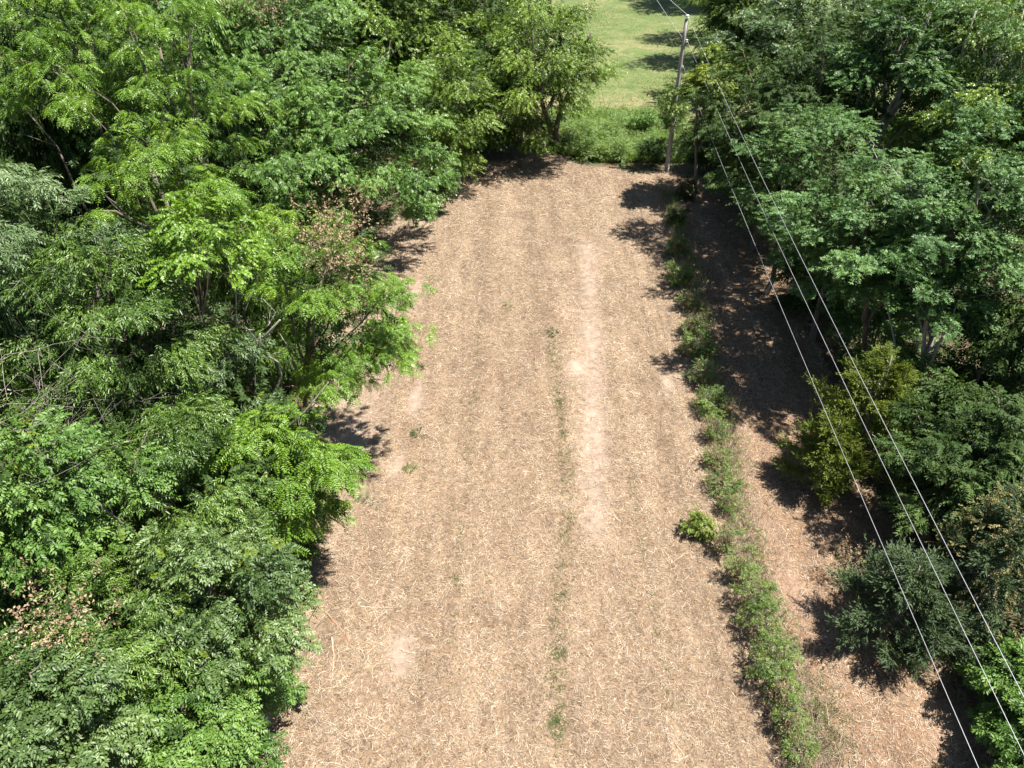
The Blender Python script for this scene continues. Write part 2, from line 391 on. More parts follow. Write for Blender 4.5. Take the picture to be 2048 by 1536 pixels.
# ------------------------------------------------------------------ leaf sprays
def leaf(base, d, nrm, L, W, fold=0.25):
    d = d / np.linalg.norm(d); s = np.cross(nrm, d); s /= np.linalg.norm(s) + 1e-9; nn = np.cross(d, s)
    mid = base + d * L * 0.45
    return [base, mid + s * W / 2 + nn * W * fold, base + d * L - nn * L * 0.10, mid - s * W / 2 + nn * W * fold]
def spray_template(kind, rng):
    Vs = []; z = np.array([0, 0, 1.0])
    def put(*a, **k): Vs.append(leaf(*a, **k))
    if kind == 'walnut':
        n = 7; L = 0.50
        for i in range(n):
            f = (i + 1.2) / (n + 1); p = np.array([L * f, 0, -0.20 * L * f * f * 2])
            ll = 0.150 * (1 - 0.55 * abs(f - .45))
            for sgn in (-1, 1):
                d = np.array([0.45, sgn * 1.0, -0.28 + rng.normal(0, .14)])
                put(p, d, z + rng.normal(0, .22, 3), ll * rng.uniform(.85, 1.1), 0.050)
        put(np.array([L, 0, -0.38 * L]), np.array([1, 0, -.6]), z, 0.12, 0.042)
    elif kind == 'locust':
        n = 7; L = 0.36
        for i in range(n):
            f = (i + 1) / n; p = np.array([L * f, 0, -0.12 * L * f * f])
            for sgn in (-1, 1):
                put(p, np.array([.25, sgn, -.15 + rng.normal(0, .25)]), z + rng.normal(0, .35, 3), 0.105 * rng.uniform(.8, 1.15), 0.060)
        put(np.array([L, 0, -.05]), np.array([1, 0, 0.]), z, 0.09, .055)
    elif kind in ('broad', 'round'):
        n = 9; L = 0.42
        for i in range(n):
            f = (i + 1) / n; sgn = 1 if i % 2 else -1
            p = np.array([L * f, 0, -0.10 * L * f * f])
            put(p, np.array([.55, sgn * rng.uniform(.6, 1.0), -.35 + rng.normal(0, .22)]), z + rng.normal(0, .38, 3),
                (0.17 if kind == 'broad' else .15) * rng.uniform(.75, 1.15), 0.082 if kind == 'broad' else 0.125)
        put(np.array([L, 0, -.06]), np.array([1, 0, -.3]), z, 0.15, .07)
    elif kind == 'lance':
        n = 11; L = 0.42
        for i in range(n):
            f = (i + 1) / n; sgn = 1 if i % 2 else -1
            put(np.array([L * f, 0, -.1 * L * f * f]), np.array([.8, sgn * rng.uniform(.5, .9), -.3 + rng.normal(0, .22)]), z + rng.normal(0, .4, 3),
                0.145 * rng.uniform(.8, 1.15), 0.044)
    elif kind == 'fine':
        n = 12; L = 0.45
        for i in range(n):
            f = (i + 1) / n; sgn = 1 if i % 2 else -1
            put(np.array([L * f, 0, -.14 * L * f * f]), np.array([.6, sgn * rng.uniform(.5, 1.0), -.3 + rng.normal(0, .25)]), z + rng.normal(0, .42, 3),
                0.125 * rng.uniform(.75, 1.2), 0.062)
    elif kind == 'cedar':
        for i in range(12):
            f = rng.uniform(0, 1); p = np.array([.50 * f, 0, .06 * f])
            d = np.array([1.0, rng.normal(0, .60), rng.normal(.1, .45)])
            put(p, d, z + rng.normal(0, .6, 3), 0.15 * rng.uniform(.7, 1.2) * (1.15 - .4 * f), 0.026)
    elif kind == 'dead':
        for i in range(9):
            p = np.array([.3 * rng.random(), rng.normal(0, .09), rng.normal(-.08, .12)])
            put(p, rng.normal(0, 1, 3) + np.array([0, 0, -.6]), rng.normal(0, 1, 3), 0.12 * rng.uniform(.7, 1.2), .06, fold=.4)
    elif kind == 'tuft':
        for i in range(10):
            d = np.array([rng.normal(0, .35), rng.normal(0, .35), 1.0]); 
            put(np.array([rng.normal(0, .05), rng.normal(0, .05), rng.uniform(0, .15)]), d, rng.normal(0, 1, 3), rng.uniform(.25, .5), .03, fold=.2)
    return np.array(Vs)                      # (leaves, 4, 3)
TPL = {}
_r = np.random.default_rng(77)
for k in ('walnut', 'locust', 'broad', 'round', 'lance', 'fine', 'cedar', 'dead', 'tuft'):
    ts = [spray_template(k, _r) for _ in range(5)]
    TPL[k] = np.stack(ts)                    # (5, leaves, 4, 3)

def frames(axis, normal):
    a = axis / (np.linalg.norm(axis, axis=1)[:, None] + 1e-9)
    s = np.cross(normal, a); s /= np.linalg.norm(s, axis=1)[:, None] + 1e-9
    n = np.cross(a, s)
    return np.stack([a, s, n], 2)            # columns
def sprays_mesh(name, kind, P, R, S, mat, rng, tint_base, far=False):
    T = TPL[kind]
    if far:                                   # one triangle a leaf where leaves are only a pixel or two
        b, l, t, r_ = T[:, :, 0], T[:, :, 1], T[:, :, 2], T[:, :, 3]
        h = (l - r_) * .5; T = np.stack([b + h + (t - b) * .12, t, b - h + (t - b) * .12], 2)
    v = rng.integers(0, len(T), len(P))
    X = T[v] * S[:, None, None, None]        # (n, leaves,4,3)
    X = np.einsum('nij,nlkj->nlki', R, X) + P[:, None, None, :]
    nl = X.shape[1]; V = X.reshape(-1, 3); k = X.shape[2]; q = np.arange(len(V)).reshape(-1, k)
    F = q if far else np.concatenate([q[:, [0, 1, 2]], q[:, [0, 2, 3]]])
    t = np.clip(tint_base[:, None] + rng.normal(0, .17, (len(P), nl)), 0, 1)
    TRI[0] += len(F)
    return new_mesh(name, V, F, mat, np.repeat(t.ravel(), k))
TRI = [0]
FROND_MESH = []
def frond_meshes():
    if not FROND_MESH:
        rr = np.random.default_rng(5)
        for k in range(10):
            T = TPL['walnut'][k % 5]
            V = T.reshape(-1, 3); q = np.arange(len(V)).reshape(-1, 4)
            F = np.concatenate([q[:, [0, 1, 2]], q[:, [0, 2, 3]]])
            FROND_MESH.append(new_mesh('frond', V, F, M['walnut'], np.repeat(np.clip(.5 + (k - 4.5) * .06 + rr.normal(0, .12, len(T)), 0, 1), 4)))
    return FROND_MESH

def crown_sprays(rng, c, r3, boughs, count, droop, flat, clump, low=-0.45, rosette=1):
    """clumped sprays round boughs of a crown; returns positions, axes, bough centres"""
    k = boughs; i = np.arange(k) + .5
    zz = 1 - (1 - low) * i / k; ph = i * 2.39996 + rng.uniform(0, 6.28)
    zz = np.clip(zz + rng.normal(0, .10, k), low, 1); rr = np.sqrt(np.maximum(0, 1 - zz ** 2))
    D = np.stack([rr * np.cos(ph), rr * np.sin(ph), zz], 1) + rng.normal(0, .14, (k, 3))
    BC = D * rng.uniform(.45, .98, k)[:, None] * r3
    BR = r3.mean() * rng.uniform(.62, 1.30, k) * clump * .95
    w = BR ** 2; bi = rng.choice(k, max(1, count // rosette), p=w / w.sum())
    d = rng.normal(0, 1, (len(bi), 3)); d /= np.linalg.norm(d, axis=1)[:, None]
    od = BC / (np.linalg.norm(BC, axis=1)[:, None] + 1e-6)          # each pad reaches outward along its own bough
    ext = rng.uniform(.0, 1.0, len(bi)) ** .55
    P = d * (BR[bi] * ext)[:, None] * np.array([1.05, 1.05, flat * .72])
    P += od[bi] * (np.einsum('ij,ij->i', P, od[bi]) * .35)[:, None]
    P[:, 2] -= .22 * (P[:, 0] ** 2 + P[:, 1] ** 2) / (BR[bi] + .1)   # pads droop at their rims
    P = BC[bi] + P
    P = np.repeat(P, rosette, 0); d = np.repeat(d, rosette, 0); bi = np.repeat(bi, rosette)
    out = P / r3; out[:, 2] *= .4; out /= np.linalg.norm(out, axis=1)[:, None] + .2
    az = rng.uniform(0, 6.283, len(P)); rad = np.stack([np.cos(az), np.sin(az), np.zeros(len(P))], 1)
    ax = .75 * out + .55 * d + (.95 if rosette > 1 else .55) * rad
    ax[:, 2] = ax[:, 2] * .35 - droop + rng.normal(0, .22, len(P))
    return P + c, ax, BC + c, BR, bi

KIND = {'walnut': ('walnut', 'walnut', .42, .62), 'broad': ('broad', 'broad', .30, .7), 'yellow': ('fine', 'yellow', .30, .75),
        'lance': ('lance', 'lance', .35, .7), 'grey': ('lance', 'grey', .30, .7), 'locust': ('locust', 'locust', .12, .5),
        'shade': ('broad', 'shade', .25, .6), 'vine': ('round', 'vine', .30, .7), 'hedge': ('fine', 'hedge', .1, .9),
        'weed': ('fine', 'weed', -.1, .9), 'gold': ('fine', 'gold', .35, .8), 'fine': ('fine', 'lance', .3, .75),
        'bright': ('broad', 'walnut', .3, .7), 'greenvine': ('round', 'walnut', .3, .7), 'dullcherry': ('broad', 'dull', .30, .7), 'greyvine': ('round', 'grey', .3, .7), 'softlocust': ('locust', 'grey', .12, .5)}

def plant(name, label, cat, group, sp, base, c, r, rz, count, seed, size=1.0, boughs=14, clump=.40, trunk_r=.14, bark='bark', low=-.75,
          fronds=0, dead=0, lean=None, stems=1, limbs=9, extra=None, droop=None, far=None):
    """one tree or shrub: an Empty at its foot > trunk (with limbs), crown, fronds, dead leaf clusters"""
    rng = np.random.default_rng(seed)
    base = np.array([base[0], base[1], 0.0]); c = np.asarray(c, float) - base
    if far is None: far = base[1] > 22
    root = empty(name, base); tag(root, label, cat, group)
    tpl, mat, dr, flat = KIND[sp]
    if droop is not None: dr = droop
    r3 = np.array([r, r, rz])
    ros = 6 if sp == 'walnut' else 1
    P, ax, BC, BR, bi = crown_sprays(rng, c, r3, boughs, count, dr, flat, clump, low, ros)
    ok = P[:, 2] > .05; P, ax, bi = P[ok], ax[ok], bi[ok]
    nr = np.tile([0, 0, 1.0], (len(P), 1)) + rng.normal(0, .38, (len(P), 3))
    R = frames(ax, nr); S = size * rng.uniform(.8, 1.2, len(P))
    bt = rng.normal(0, .17, len(BC))
    tint = .48 + bt[bi] + rng.normal(0, .12, len(P))
    # woody skeleton
    tb = Tubes(); top = c + np.array([0, 0, rz * .45])
    for s in range(stems):
        off = rng.normal(0, .25, 3) * (stems > 1); off[2] = 0
        path = bent(off * .6, top + off * r * 1.2, rng, .035, 9)
        rad = np.linspace(trunk_r, trunk_r * .28, 9); rad[0] *= 1.35
        tb.tube(path, rad, 7)
        order = rng.permutation(len(BC))[:limbs]
        for q in order:
            f = rng.uniform(.35, .85); a = path[int(f * 8)]
            tgt = BC[q]; lp = bent(a, tgt, rng, .06, 6, sag=.08 * r)
            tb.tube(lp, np.linspace(trunk_r * .45, trunk_r * .10, 6), 5)
            for _ in range(2):
                e = tgt + rng.normal(0, 1, 3) * BR[q] * np.array([.8, .8, .5])
                tb.tube(bent(lp[3 + rng.integers(0, 3)], e, rng, .08, 4), np.linspace(trunk_r * .14, trunk_r * .05, 4), 4, cap=False)
    add('trunk' if cat == 'tree' else 'stem', tb.mesh('trunk', M[bark]), root)
    if fronds:
        view = np.array([0, 0, CAM_H]) - (base + c); view /= np.linalg.norm(view)
        sc_ = (P - c) @ view; idx = np.argsort(-sc_)[:fronds]
        FM = frond_meshes()
        for q in idx:
            o = bpy.data.objects.new('frond', FM[rng.integers(0, len(FM))]); COL.objects.link(o); o.parent = root
            m = Matrix(R[q].tolist()).to_4x4(); m = Matrix.Translation(P[q].tolist()) @ m @ Matrix.Scale(float(S[q]), 4)
            o.matrix_basis = m
        msk = np.ones(len(P), bool); msk[idx] = False
        P, R, S, tint = P[msk], R[msk], S[msk], tint[msk]
    co = add('crown' if cat == 'tree' else 'foliage', sprays_mesh('crown', tpl, P, R, S, M[mat], rng, tint, far), root)
    co['kind'] = 'stuff'
    if cat == 'tree':                            # dark leaf core, the shade inside the crown put into its colour
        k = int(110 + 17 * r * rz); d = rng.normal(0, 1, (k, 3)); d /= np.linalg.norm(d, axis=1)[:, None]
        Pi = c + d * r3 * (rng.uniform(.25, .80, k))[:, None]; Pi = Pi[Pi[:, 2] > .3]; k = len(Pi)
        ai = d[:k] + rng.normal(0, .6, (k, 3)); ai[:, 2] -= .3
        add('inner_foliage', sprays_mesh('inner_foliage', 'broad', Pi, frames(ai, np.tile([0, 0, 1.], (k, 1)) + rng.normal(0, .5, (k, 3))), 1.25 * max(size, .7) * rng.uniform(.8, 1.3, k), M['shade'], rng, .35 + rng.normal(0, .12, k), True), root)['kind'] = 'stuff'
    if extra:                                   # a second foliage on the same plant: (name, sp, count, direction)
        for nm, sp2, cnt, dirv, fr in extra:
            tp2, mt2, d2, fl2 = KIND[sp2] if sp2 in KIND else (sp2, sp2, .3, .7)
            dv = np.asarray(dirv, float)
            Pp = c + (dv + rng.normal(0, fr, (cnt, 3))) * r3
            a2 = rng.normal(0, 1, (cnt, 3)); a2[:, 2] -= .5
            m2 = sprays_mesh(nm, tp2, Pp, frames(a2, np.tile([0, 0, 1.], (cnt, 1)) + rng.normal(0, .4, (cnt, 3))), size * rng.uniform(.7, 1.1, cnt), M[mt2], rng, .5 + rng.normal(0, .15, cnt), far)
            add(nm, m2, root)['kind'] = 'stuff'
    return root

PROTO = {}
def copy_plant(key, name, label, cat, group, loc, sx, sz, rot, make):
    """first of a kind is built, the others are copies of it and of its parts"""
    if key not in PROTO:
        r = make(); PROTO[key] = r; r.location = (loc[0], loc[1], 0)
    else:
        p = PROTO[key]; r = p.copy(); COL.objects.link(r)
        for ch in list(p.children):
            d = ch.copy(); COL.objects.link(d); d.parent = r
    r.name = name; tag(r, label, cat, group); r.location = (loc[0], loc[1], 0)
    r.rotation_euler = (0, 0, rot); r.scale = (sx, sx, sz)
    return r
def back_tree(label, group, sp, x, y, z, r, seed):
    make = lambda: plant('woodland_tree', label, 'tree', group, sp, (0, 0), (0, 0, 8.0), 5.0, 6.0, 2600, seed, boughs=36, clump=.24, size=1.3, low=-.9, far=True)
    return copy_plant('tree' + sp, 'woodland_tree', label, 'tree', group, (x, y), r / 5.0, z / 8.0, seed * 1.7, make)
def shrub(label, group, sp, c, r, seed):
    make = lambda: plant('shrub', label, 'shrub', group, sp, (0, 0), (0, 0, 2.2), 1.7, 1.8, 950, seed, boughs=14, clump=.36, trunk_r=.06, limbs=5, stems=2, size=.95, far=False)
    return copy_plant('shrub' + sp, 'shrub', label, 'shrub', group, c[:2], r / 1.7, max(.55, c[2] / 2.2), seed * 1.3, make)

def cedar(name, label, base, h, r, count, seed, mat='cedar', size=1.0, group=None, layers=9, extra=None, irregular=.25):
    rng = np.random.default_rng(seed); base = np.array([base[0], base[1], 0.])
    root = empty(name, base); tag(root, label, 'tree', group)
    tb = Tubes(); tb.tube(bent((0, 0, 0), (0, 0, h * .96), rng, .015, 8), np.linspace(.13, .02, 8), 7)
    Ps = []; As = []; Ts = []
    nb = int(layers * 4.6)
    per = count // nb
    for b in range(nb):
        f = .08 + .90 * (b + rng.random()) / nb
        az = b * 2.39996 + rng.normal(0, .4)
        ln = r * (1 - f) ** .72 * 1.12 * rng.uniform(1 - irregular, 1 + irregular * .8) * (1.0 if f > .15 else .85)
        z0 = h * f * .92
        d = np.array([math.cos(az), math.sin(az), 0])
        tip = d * ln + np.array([0, 0, z0 + ln * rng.uniform(.10, .45)])
        lp = bent((0, 0, z0), tip, rng, .05, 5); tb.tube(lp, np.linspace(.035, .008, 5), 4, cap=False)
        t = rng.beta(1.9, 1.1, per)
        p = (1 - t)[:, None] * np.array([0, 0, z0]) + t[:, None] * tip
        spread = .06 + .15 * ln * (1 - .88 * t)
        p = p + rng.normal(0, 1, (per, 3)) * (spread * .75)[:, None] * np.array([1, 1, .6])
        a = d[None] * 1.1 + rng.normal(0, .42, (per, 3)) + np.array([0, 0, .30])
        Ps.append(p); As.append(a); Ts.append(.45 + rng.normal(0, .07) + rng.normal(0, .10, per) + .12 * (t - .6))
    P = np.concatenate(Ps); A = np.concatenate(As); T = np.concatenate(Ts)
    ok = P[:, 2] > .03; P, A, T = P[ok], A[ok], T[ok]
    add('trunk', tb.mesh('trunk', M['twig']), root)
    R = frames(A, np.tile([0, 0, 1.], (len(P), 1)) + rng.normal(0, .45, (len(P), 3)))
    co = add('crown', sprays_mesh('crown', 'cedar', P, R, size * rng.uniform(.75, 1.25, len(P)), M[mat], rng, T), root); co['kind'] = 'stuff'
    if extra:
        for nm, tp2, mt2, cnt, zmin, fr in extra:
            f = rng.uniform(zmin, 1.0, cnt); az = rng.uniform(0, 6.283, cnt)
            rad = r * (1 - f * .85) ** .62 * rng.uniform(.75, 1.08, cnt)
            Pp = np.stack([np.cos(az) * rad, np.sin(az) * rad, f * h * .97], 1)
            a2 = Pp * np.array([1, 1, 0]) + rng.normal(0, .7, (cnt, 3)); a2[:, 2] -= .4
            m2 = sprays_mesh(nm, tp2, Pp, frames(a2, np.tile([0, 0, 1.], (cnt, 1)) + rng.normal(0, .4, (cnt, 3))), fr * rng.uniform(.7, 1.2, cnt), M[mt2], rng, .5 + rng.normal(0, .15, cnt))
            add(nm, m2, root)['kind'] = 'stuff'
    return root

def at(u, v, z): return px(u, v, z)
WL = 'trees of the wood left of the field'; WR = 'trees of the wood right of the field'

# ------------------------------------------------------------------ left wood
def T(name, label, sp, uvz, r, rz, count, seed, group=WL, off=(0, 0), **kw):
    if sp == 'walnut': kw.setdefault('size', .84); count = int(count * 1.15)
    c = at(*uvz)
    base = (c[0] + off[0], c[1] + off[1])
    return plant(name, label, 'tree', group, sp, base, c, r, rz, count, seed, **kw)

T('walnut_tree', 'tall bright green tree with drooping feathered leaves filling the top left corner', 'walnut', (140, 90, 13.6), 3.7, 3.8, 3500, 1, fronds=230, boughs=36, clump=.25, off=(.6, -1), trunk_r=.16)
T('walnut_tree', 'feather leaved tree between the top left corner tree and the brown tufted tree', 'walnut', (345, 190, 12.4), 3.0, 3.8, 3000, 2, fronds=220, boughs=32, clump=.25, trunk_r=.15)
T('walnut_tree', 'feather leaved tree with round grapevine leaves hanging over it, left of centre', 'walnut', (330, 430, 10.0), 3.1, 3.6, 3000, 3, fronds=230, boughs=32, clump=.25, trunk_r=.2)
T('walnut_tree', 'feather leaved tree leaning over the field with a bare tan patch of dead leaves', 'walnut', (675, 620, 7.0), 2.7, 4.0, 3300, 4, fronds=240, boughs=36, clump=.25, off=(-2.2, 1), trunk_r=.14, low=-.95,
  extra=[('dead_leaf_cluster', 'dead', 330, (.22, -.48, .80), .20)])
T('walnut_tree', 'lower feather leaved tree over the field edge just above the dark hollow', 'walnut', (556, 930, 5.2), 2.2, 3.2, 2900, 5, fronds=240, boughs=32, clump=.25, low=-.9, off=(-1.4, .5), trunk_r=.16)
T('oak_tree', 'grey green tree with narrow leaves cut by the left edge above the dead twigs', 'grey', (25, 480, 11.0), 2.1, 2.6, 2000, 6, boughs=20, clump=.30, size=.9)
T('oak_tree', 'narrow leaved dark green tree just above and right of the dead twigs', 'lance', (230, 660, 9.0), 2.5, 3.2, 3200, 7, boughs=30, clump=.27, size=.88)
T('cherry_tree', 'slim pale leaved tree standing in the gap behind the grey leaning branch', 'grey', (450, 740, 6.6), 1.4, 3.0, 1100, 8, boughs=12, clump=.36, size=.9)
T('cherry_tree', 'light green tree with a few yellow leaves at the left edge below the dead twigs', 'broad', (85, 1000, 7.8), 2.1, 2.2, 2400, 9, boughs=22, clump=.30, size=.66, extra=[('yellow_leaf_spray', 'vine', 16, (.2, -.1, .7), .35)])
T('oak_tree', 'narrow leaved tree between the yellow flecked tree and the low feather leaved tree', 'lance', (320, 975, 6.6), 2.3, 2.6, 3200, 10, boughs=28, clump=.28, size=.80)
T('cherry_tree', 'full dark green tree with lime shoot tips bulging over the field at lower left', 'dullcherry', (445, 1215, 5.2), 2.2, 2.6, 3500, 11, boughs=30, clump=.27, size=.62, trunk_r=.15, extra=[('young_shoot', 'vine', 26, (.15, -.1, .8), .38)])
T('cherry_tree', 'tree with tan dead leaf tufts near the lower left corner', 'lance', (165, 1340, 5.8), 1.9, 2.2, 2300, 12, boughs=22, clump=.30, size=.75, extra=[('dead_leaf_cluster', 'dead', 130, (.1, .0, .78), .25)])
T('cherry_tree', 'light green tree filling the bottom left corner', 'dullcherry', (70, 1480, 6.2), 1.7, 2.0, 2300, 13, boughs=22, clump=.30, size=.62)
T('cherry_tree', 'small green tree over the field edge at the bottom, right of the dark gap', 'broad', (385, 1450, 4.0), 1.8, 2.2, 2800, 14, boughs=26, clump=.29, size=.60)
T('mulberry_tree', 'big rounded glossy leaved tree above the two dark shadows on the field', 'broad', (705, 285, 6.5), 5.0, 4.3, 5600, 15, boughs=44, clump=.22, size=1.05, trunk_r=.26, low=-.55)
T('mulberry_tree', 'glossy leaved tree left of and below the big rounded one', 'broad', (545, 350, 6.0), 3.9, 5.2, 3400, 16, boughs=30, clump=.25, size=1.1, trunk_r=.22, low=-.8)
T('hackberry_tree', 'tree with hanging tan dead tufts at the top edge right of the feather leaved trees', 'broad', (560, 95, 9.0), 4.8, 5.5, 3600, 17, boughs=34, clump=.23, size=1.1, low=-.85, extra=[('dead_leaf_cluster', 'dead', 260, (.10, -.66, .72), .17), ('dead_leaf_cluster', 'dead', 110, (-.50, -.62, .66), .09)])
T('hackberry_tree', 'yellow green fine leaved tree at the top edge above the big rounded tree', 'yellow', (785, 85, 7.6), 4.9, 6.0, 3800, 18, boughs=36, clump=.23, size=1.15, low=-.85)
T('hackberry_tree', 'light yellow green tree right of the big rounded tree, over the dark field corner', 'yellow', (912, 205, 5.7), 3.6, 4.1, 3200, 19, boughs=34, clump=.25, size=1.05, low=-.9)
T('elm_tree', 'low drooping bough like tree over the field edge beside the upper dark shadow', 'fine', (872, 360, 2.3), 1.35, 2.1, 800, 20, boughs=12, clump=.36, trunk_r=.08, low=-.8)
T('elm_tree', 'dark fine leaved tree in the shade behind the light yellow green one', 'shade', (960, 95, 6.8), 4.0, 5.6, 2400, 21, boughs=24, clump=.26, size=1.1, low=-.85)
elm_c = np.array([1.7, 55.6, 6.9])
plant('elm_tree', 'fork trunked tree at the far corner of the field beside the lawn', 'tree', WL, 'yellow', (3.4, 58.6), elm_c, 5.6, 5.4, 6600, 22, boughs=54, clump=.21, size=1.1, trunk_r=.26, stems=2, low=-.8)
plant('elm_tree', 'fine leaved tree whose lower boughs hang into the dark far left corner of the field', 'tree', WL, 'fine', (-2.6, 58.5), (-2.2, 57.8, 5.0), 4.2, 4.8, 2900, 23, boughs=30, clump=.25, size=1.2, low=-.85)
# back rows that close the view at the top
back = [(-40, 54, 9.5, 'lance', 'narrow leaved tree deep in the wood behind the corner tree'), (-31, 60, 9.5, 'broad', 'broad leaved tree behind the feather leaved trees at the top edge'),
        (-22, 50, 9.0, 'broad', 'glossy leaved tree behind the second feather leaved tree'), (-23, 64, 10, 'yellow', 'yellow green tree at the top edge behind the brown tufted tree'),
        (-14, 66, 10, 'lance', 'narrow leaved tree at the top edge behind the yellow green fine leaved tree'), (-5, 68, 9.5, 'shade', 'dark tree at the top edge left of the fork trunked tree'),
        (-31, 42, 9.0, 'lance', 'narrow leaved tree in the wood left of the top corner tree'), (-20, 36, 8.0, 'broad', 'broad leaved tree in the gap below the top left feather leaved tree'),
        (-28, 34, 8.5, 'yellow', 'yellow green tree at the left edge behind the corner tree'), (-40, 44, 9.0, 'lance', 'narrow leaved tree at the left edge far back in the wood'), (-21, 25, 8.0, 'broad', 'broad leaved tree at the left edge behind the grey green one'), (-16, 13.5, 6.5, 'lance', 'narrow leaved tree at the left edge behind the dead twigs')]
for i, (x, y, z, sp, lab) in enumerate(back):
    back_tree(lab, WL, sp, x, y, z, 5.2 if y > 30 else 3.2, 60 + i)

for i, (x, y, z, lab) in enumerate([(-56, 62, 10, 'narrow leaved tree in the rearmost row at the far top left corner'), (-48, 70, 10.5, 'broad leaved tree in the rearmost row behind the top left corner tree'),
        (-39, 72, 10, 'yellow green tree in the rearmost row left of the second feather leaved tree'), (-31, 76, 11, 'dark tree in the rearmost row behind the second feather leaved tree'),
        (-20, 76, 11, 'narrow leaved tree in the rearmost row behind the hanging tan tufts'), (-10, 78, 11, 'broad leaved tree in the rearmost row behind the yellow green fine leaved tree'),
        (-1, 76, 9.5, 'yellow green tree in the rearmost row just left of the fork trunked tree'), (-47, 52, 9.5, 'dark tree deep in the wood at the left edge near the top'),
        (-34, 50, 9.5, 'narrow leaved tree between the corner tree and the rearmost rows'), (-15, 58, 9, 'broad leaved tree just behind the tree with hanging tan tufts'), (-8, 61, 8.5, 'yellow green tree just behind the yellow green fine leaved tree')]):
    back_tree(lab, WL, ('lance', 'broad', 'yellow', 'shade')[i % 4], x, y, z, 5.6, 80 + i)
# understorey of the left wood
US = 'shrubs under the left wood'
for i, (u, v, z, r, sp, lab) in enumerate([
        (640, 490, 2.6, 1.8, 'lance', 'leafy shrub below the big rounded tree beside the shadowed field edge'),
        (560, 640, 3.5, 1.7, 'shade', 'dark shrub in the hollow left of the tan dead leaves'),
        (480, 850, 3.0, 1.7, 'broad', 'glossy shrub under the slim pale leaved tree'),
        (330, 830, 4.2, 1.6, 'lance', 'narrow leaved shrub in the dark gap left of the slim tree'),
        (560, 1090, 1.8, 1.2, 'shade', 'dark shrub in the hollow above the bulging lower left tree'),
        (230, 1180, 3.6, 1.7, 'lance', 'narrow leaved shrub left of the bulging lower left tree'),
        (90, 1190, 4.6, 1.5, 'broad', 'glossy shrub at the left edge between two light green trees'),
        (500, 1345, 2.0, 1.2, 'broad', 'low leafy shrub at the field edge below the bulging tree'),
        (290, 1430, 2.4, 1.5, 'shade', 'dark shrub in the gap at the bottom left'),
        (450, 250, 8.0, 2.6, 'broad', 'broad leaved sapling in the dark gap right of the feather leaved tree'),
        (140, 330, 8.0, 2.4, 'shade', 'dark sapling in the gap below the corner tree'),
        (60, 660, 8.6, 1.7, 'grey', 'grey green sapling at the left edge above the dead twigs'),
        (470, 540, 6.0, 2.2, 'lance', 'narrow leaved sapling between the two leaning feather leaved trees'),
        (150, 850, 6.0, 1.8, 'lance', 'narrow leaved sapling behind the bare dead twigs'),
        (1000, 270, 1.6, 1.6, 'fine', 'shrub in the dark far corner of the field below the fork trunked tree'),
        (1050, 255, 2.2, 1.8, 'fine', 'leafy shrub just left of the forked trunk')]):
    c = at(u, v, z)
    shrub(lab, US, sp, c, r, 100 + i)

rngu = np.random.default_rng(808)
def undergrowth(name, label, x0, x1, y0, y1, n, keepf, sp='shade'):  # leaf mass coloured dark so gaps in the woods read as deep shade
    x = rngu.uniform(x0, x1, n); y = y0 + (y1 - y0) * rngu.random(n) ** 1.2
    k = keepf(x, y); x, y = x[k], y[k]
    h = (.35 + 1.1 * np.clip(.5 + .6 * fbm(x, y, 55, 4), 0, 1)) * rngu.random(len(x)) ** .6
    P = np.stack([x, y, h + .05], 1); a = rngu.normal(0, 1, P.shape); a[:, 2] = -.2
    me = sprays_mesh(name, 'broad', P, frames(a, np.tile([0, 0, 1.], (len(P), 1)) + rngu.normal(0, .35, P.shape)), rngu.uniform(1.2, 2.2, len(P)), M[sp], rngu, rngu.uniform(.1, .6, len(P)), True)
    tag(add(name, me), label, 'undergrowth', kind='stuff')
undergrowth('undergrowth', 'leafy undergrowth coloured dark for shade on the floor of the left wood', -40, 4, 4, 66, 8000,
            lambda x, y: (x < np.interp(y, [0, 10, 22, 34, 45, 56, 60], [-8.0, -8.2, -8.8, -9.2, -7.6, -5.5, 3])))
undergrowth('undergrowth', 'leafy undergrowth coloured dark for shade on the floor of the right wood', 13, 42, 4, 66, 6000,
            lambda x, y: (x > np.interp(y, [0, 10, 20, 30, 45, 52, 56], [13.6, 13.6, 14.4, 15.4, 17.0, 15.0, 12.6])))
# grapevine over the walnut, bare dead snag, grey leaning branch
c = at(390, 470, 11.2)
plant('grapevine', 'round leaved grapevine draped over the feather leaved tree at left', 'vine', None, 'greenvine', at(360, 470, 0)[:2] * 0 + c[:2] - np.array([.5, 0]), c, 1.5, 1.2, 520, 140, boughs=12, clump=.32, trunk_r=.03, limbs=6, size=.66)
def snag(label, base, tips, rng_seed, r0=.07, mat='twig', name='dead_tree', twigs=7, cat='dead tree'):
    rng = np.random.default_rng(rng_seed); base = np.asarray(base, float)
    root = empty(name, base); tag(root, label, cat)
    for k, t in enumerate(tips):
        tb = Tubes(); p = bent((0, 0, 0) if k == 0 else (np.asarray(tips[0]) - base) * .45, np.asarray(t) - base, rng, .06, 8)
        tb.tube(p, np.linspace(r0 * (1 if k == 0 else .5), r0 * .2, 8), 6)
        Lb = np.linalg.norm(p[-1] - p[0])
        for _ in range(twigs):
            a = p[rng.integers(3, 8)]; e = a + rng.normal(0, .16, 3) * Lb * .8 + (p[-1] - p[3]) * .18
            q = bent(a, e, rng, .08, 4); tb.tube(q, np.linspace(r0 * .22, r0 * .08, 4), 4, cap=False)
            for _ in range(2):
                e2 = q[2] + rng.normal(0, .09, 3) * Lb * .6
                tb.tube(bent(q[2], e2, rng, .08, 3), np.linspace(r0 * .12, r0 * .05, 3), 4, cap=False)
        add('trunk' if k == 0 else 'branch', tb.mesh('branch', M[mat]), root)
    return root
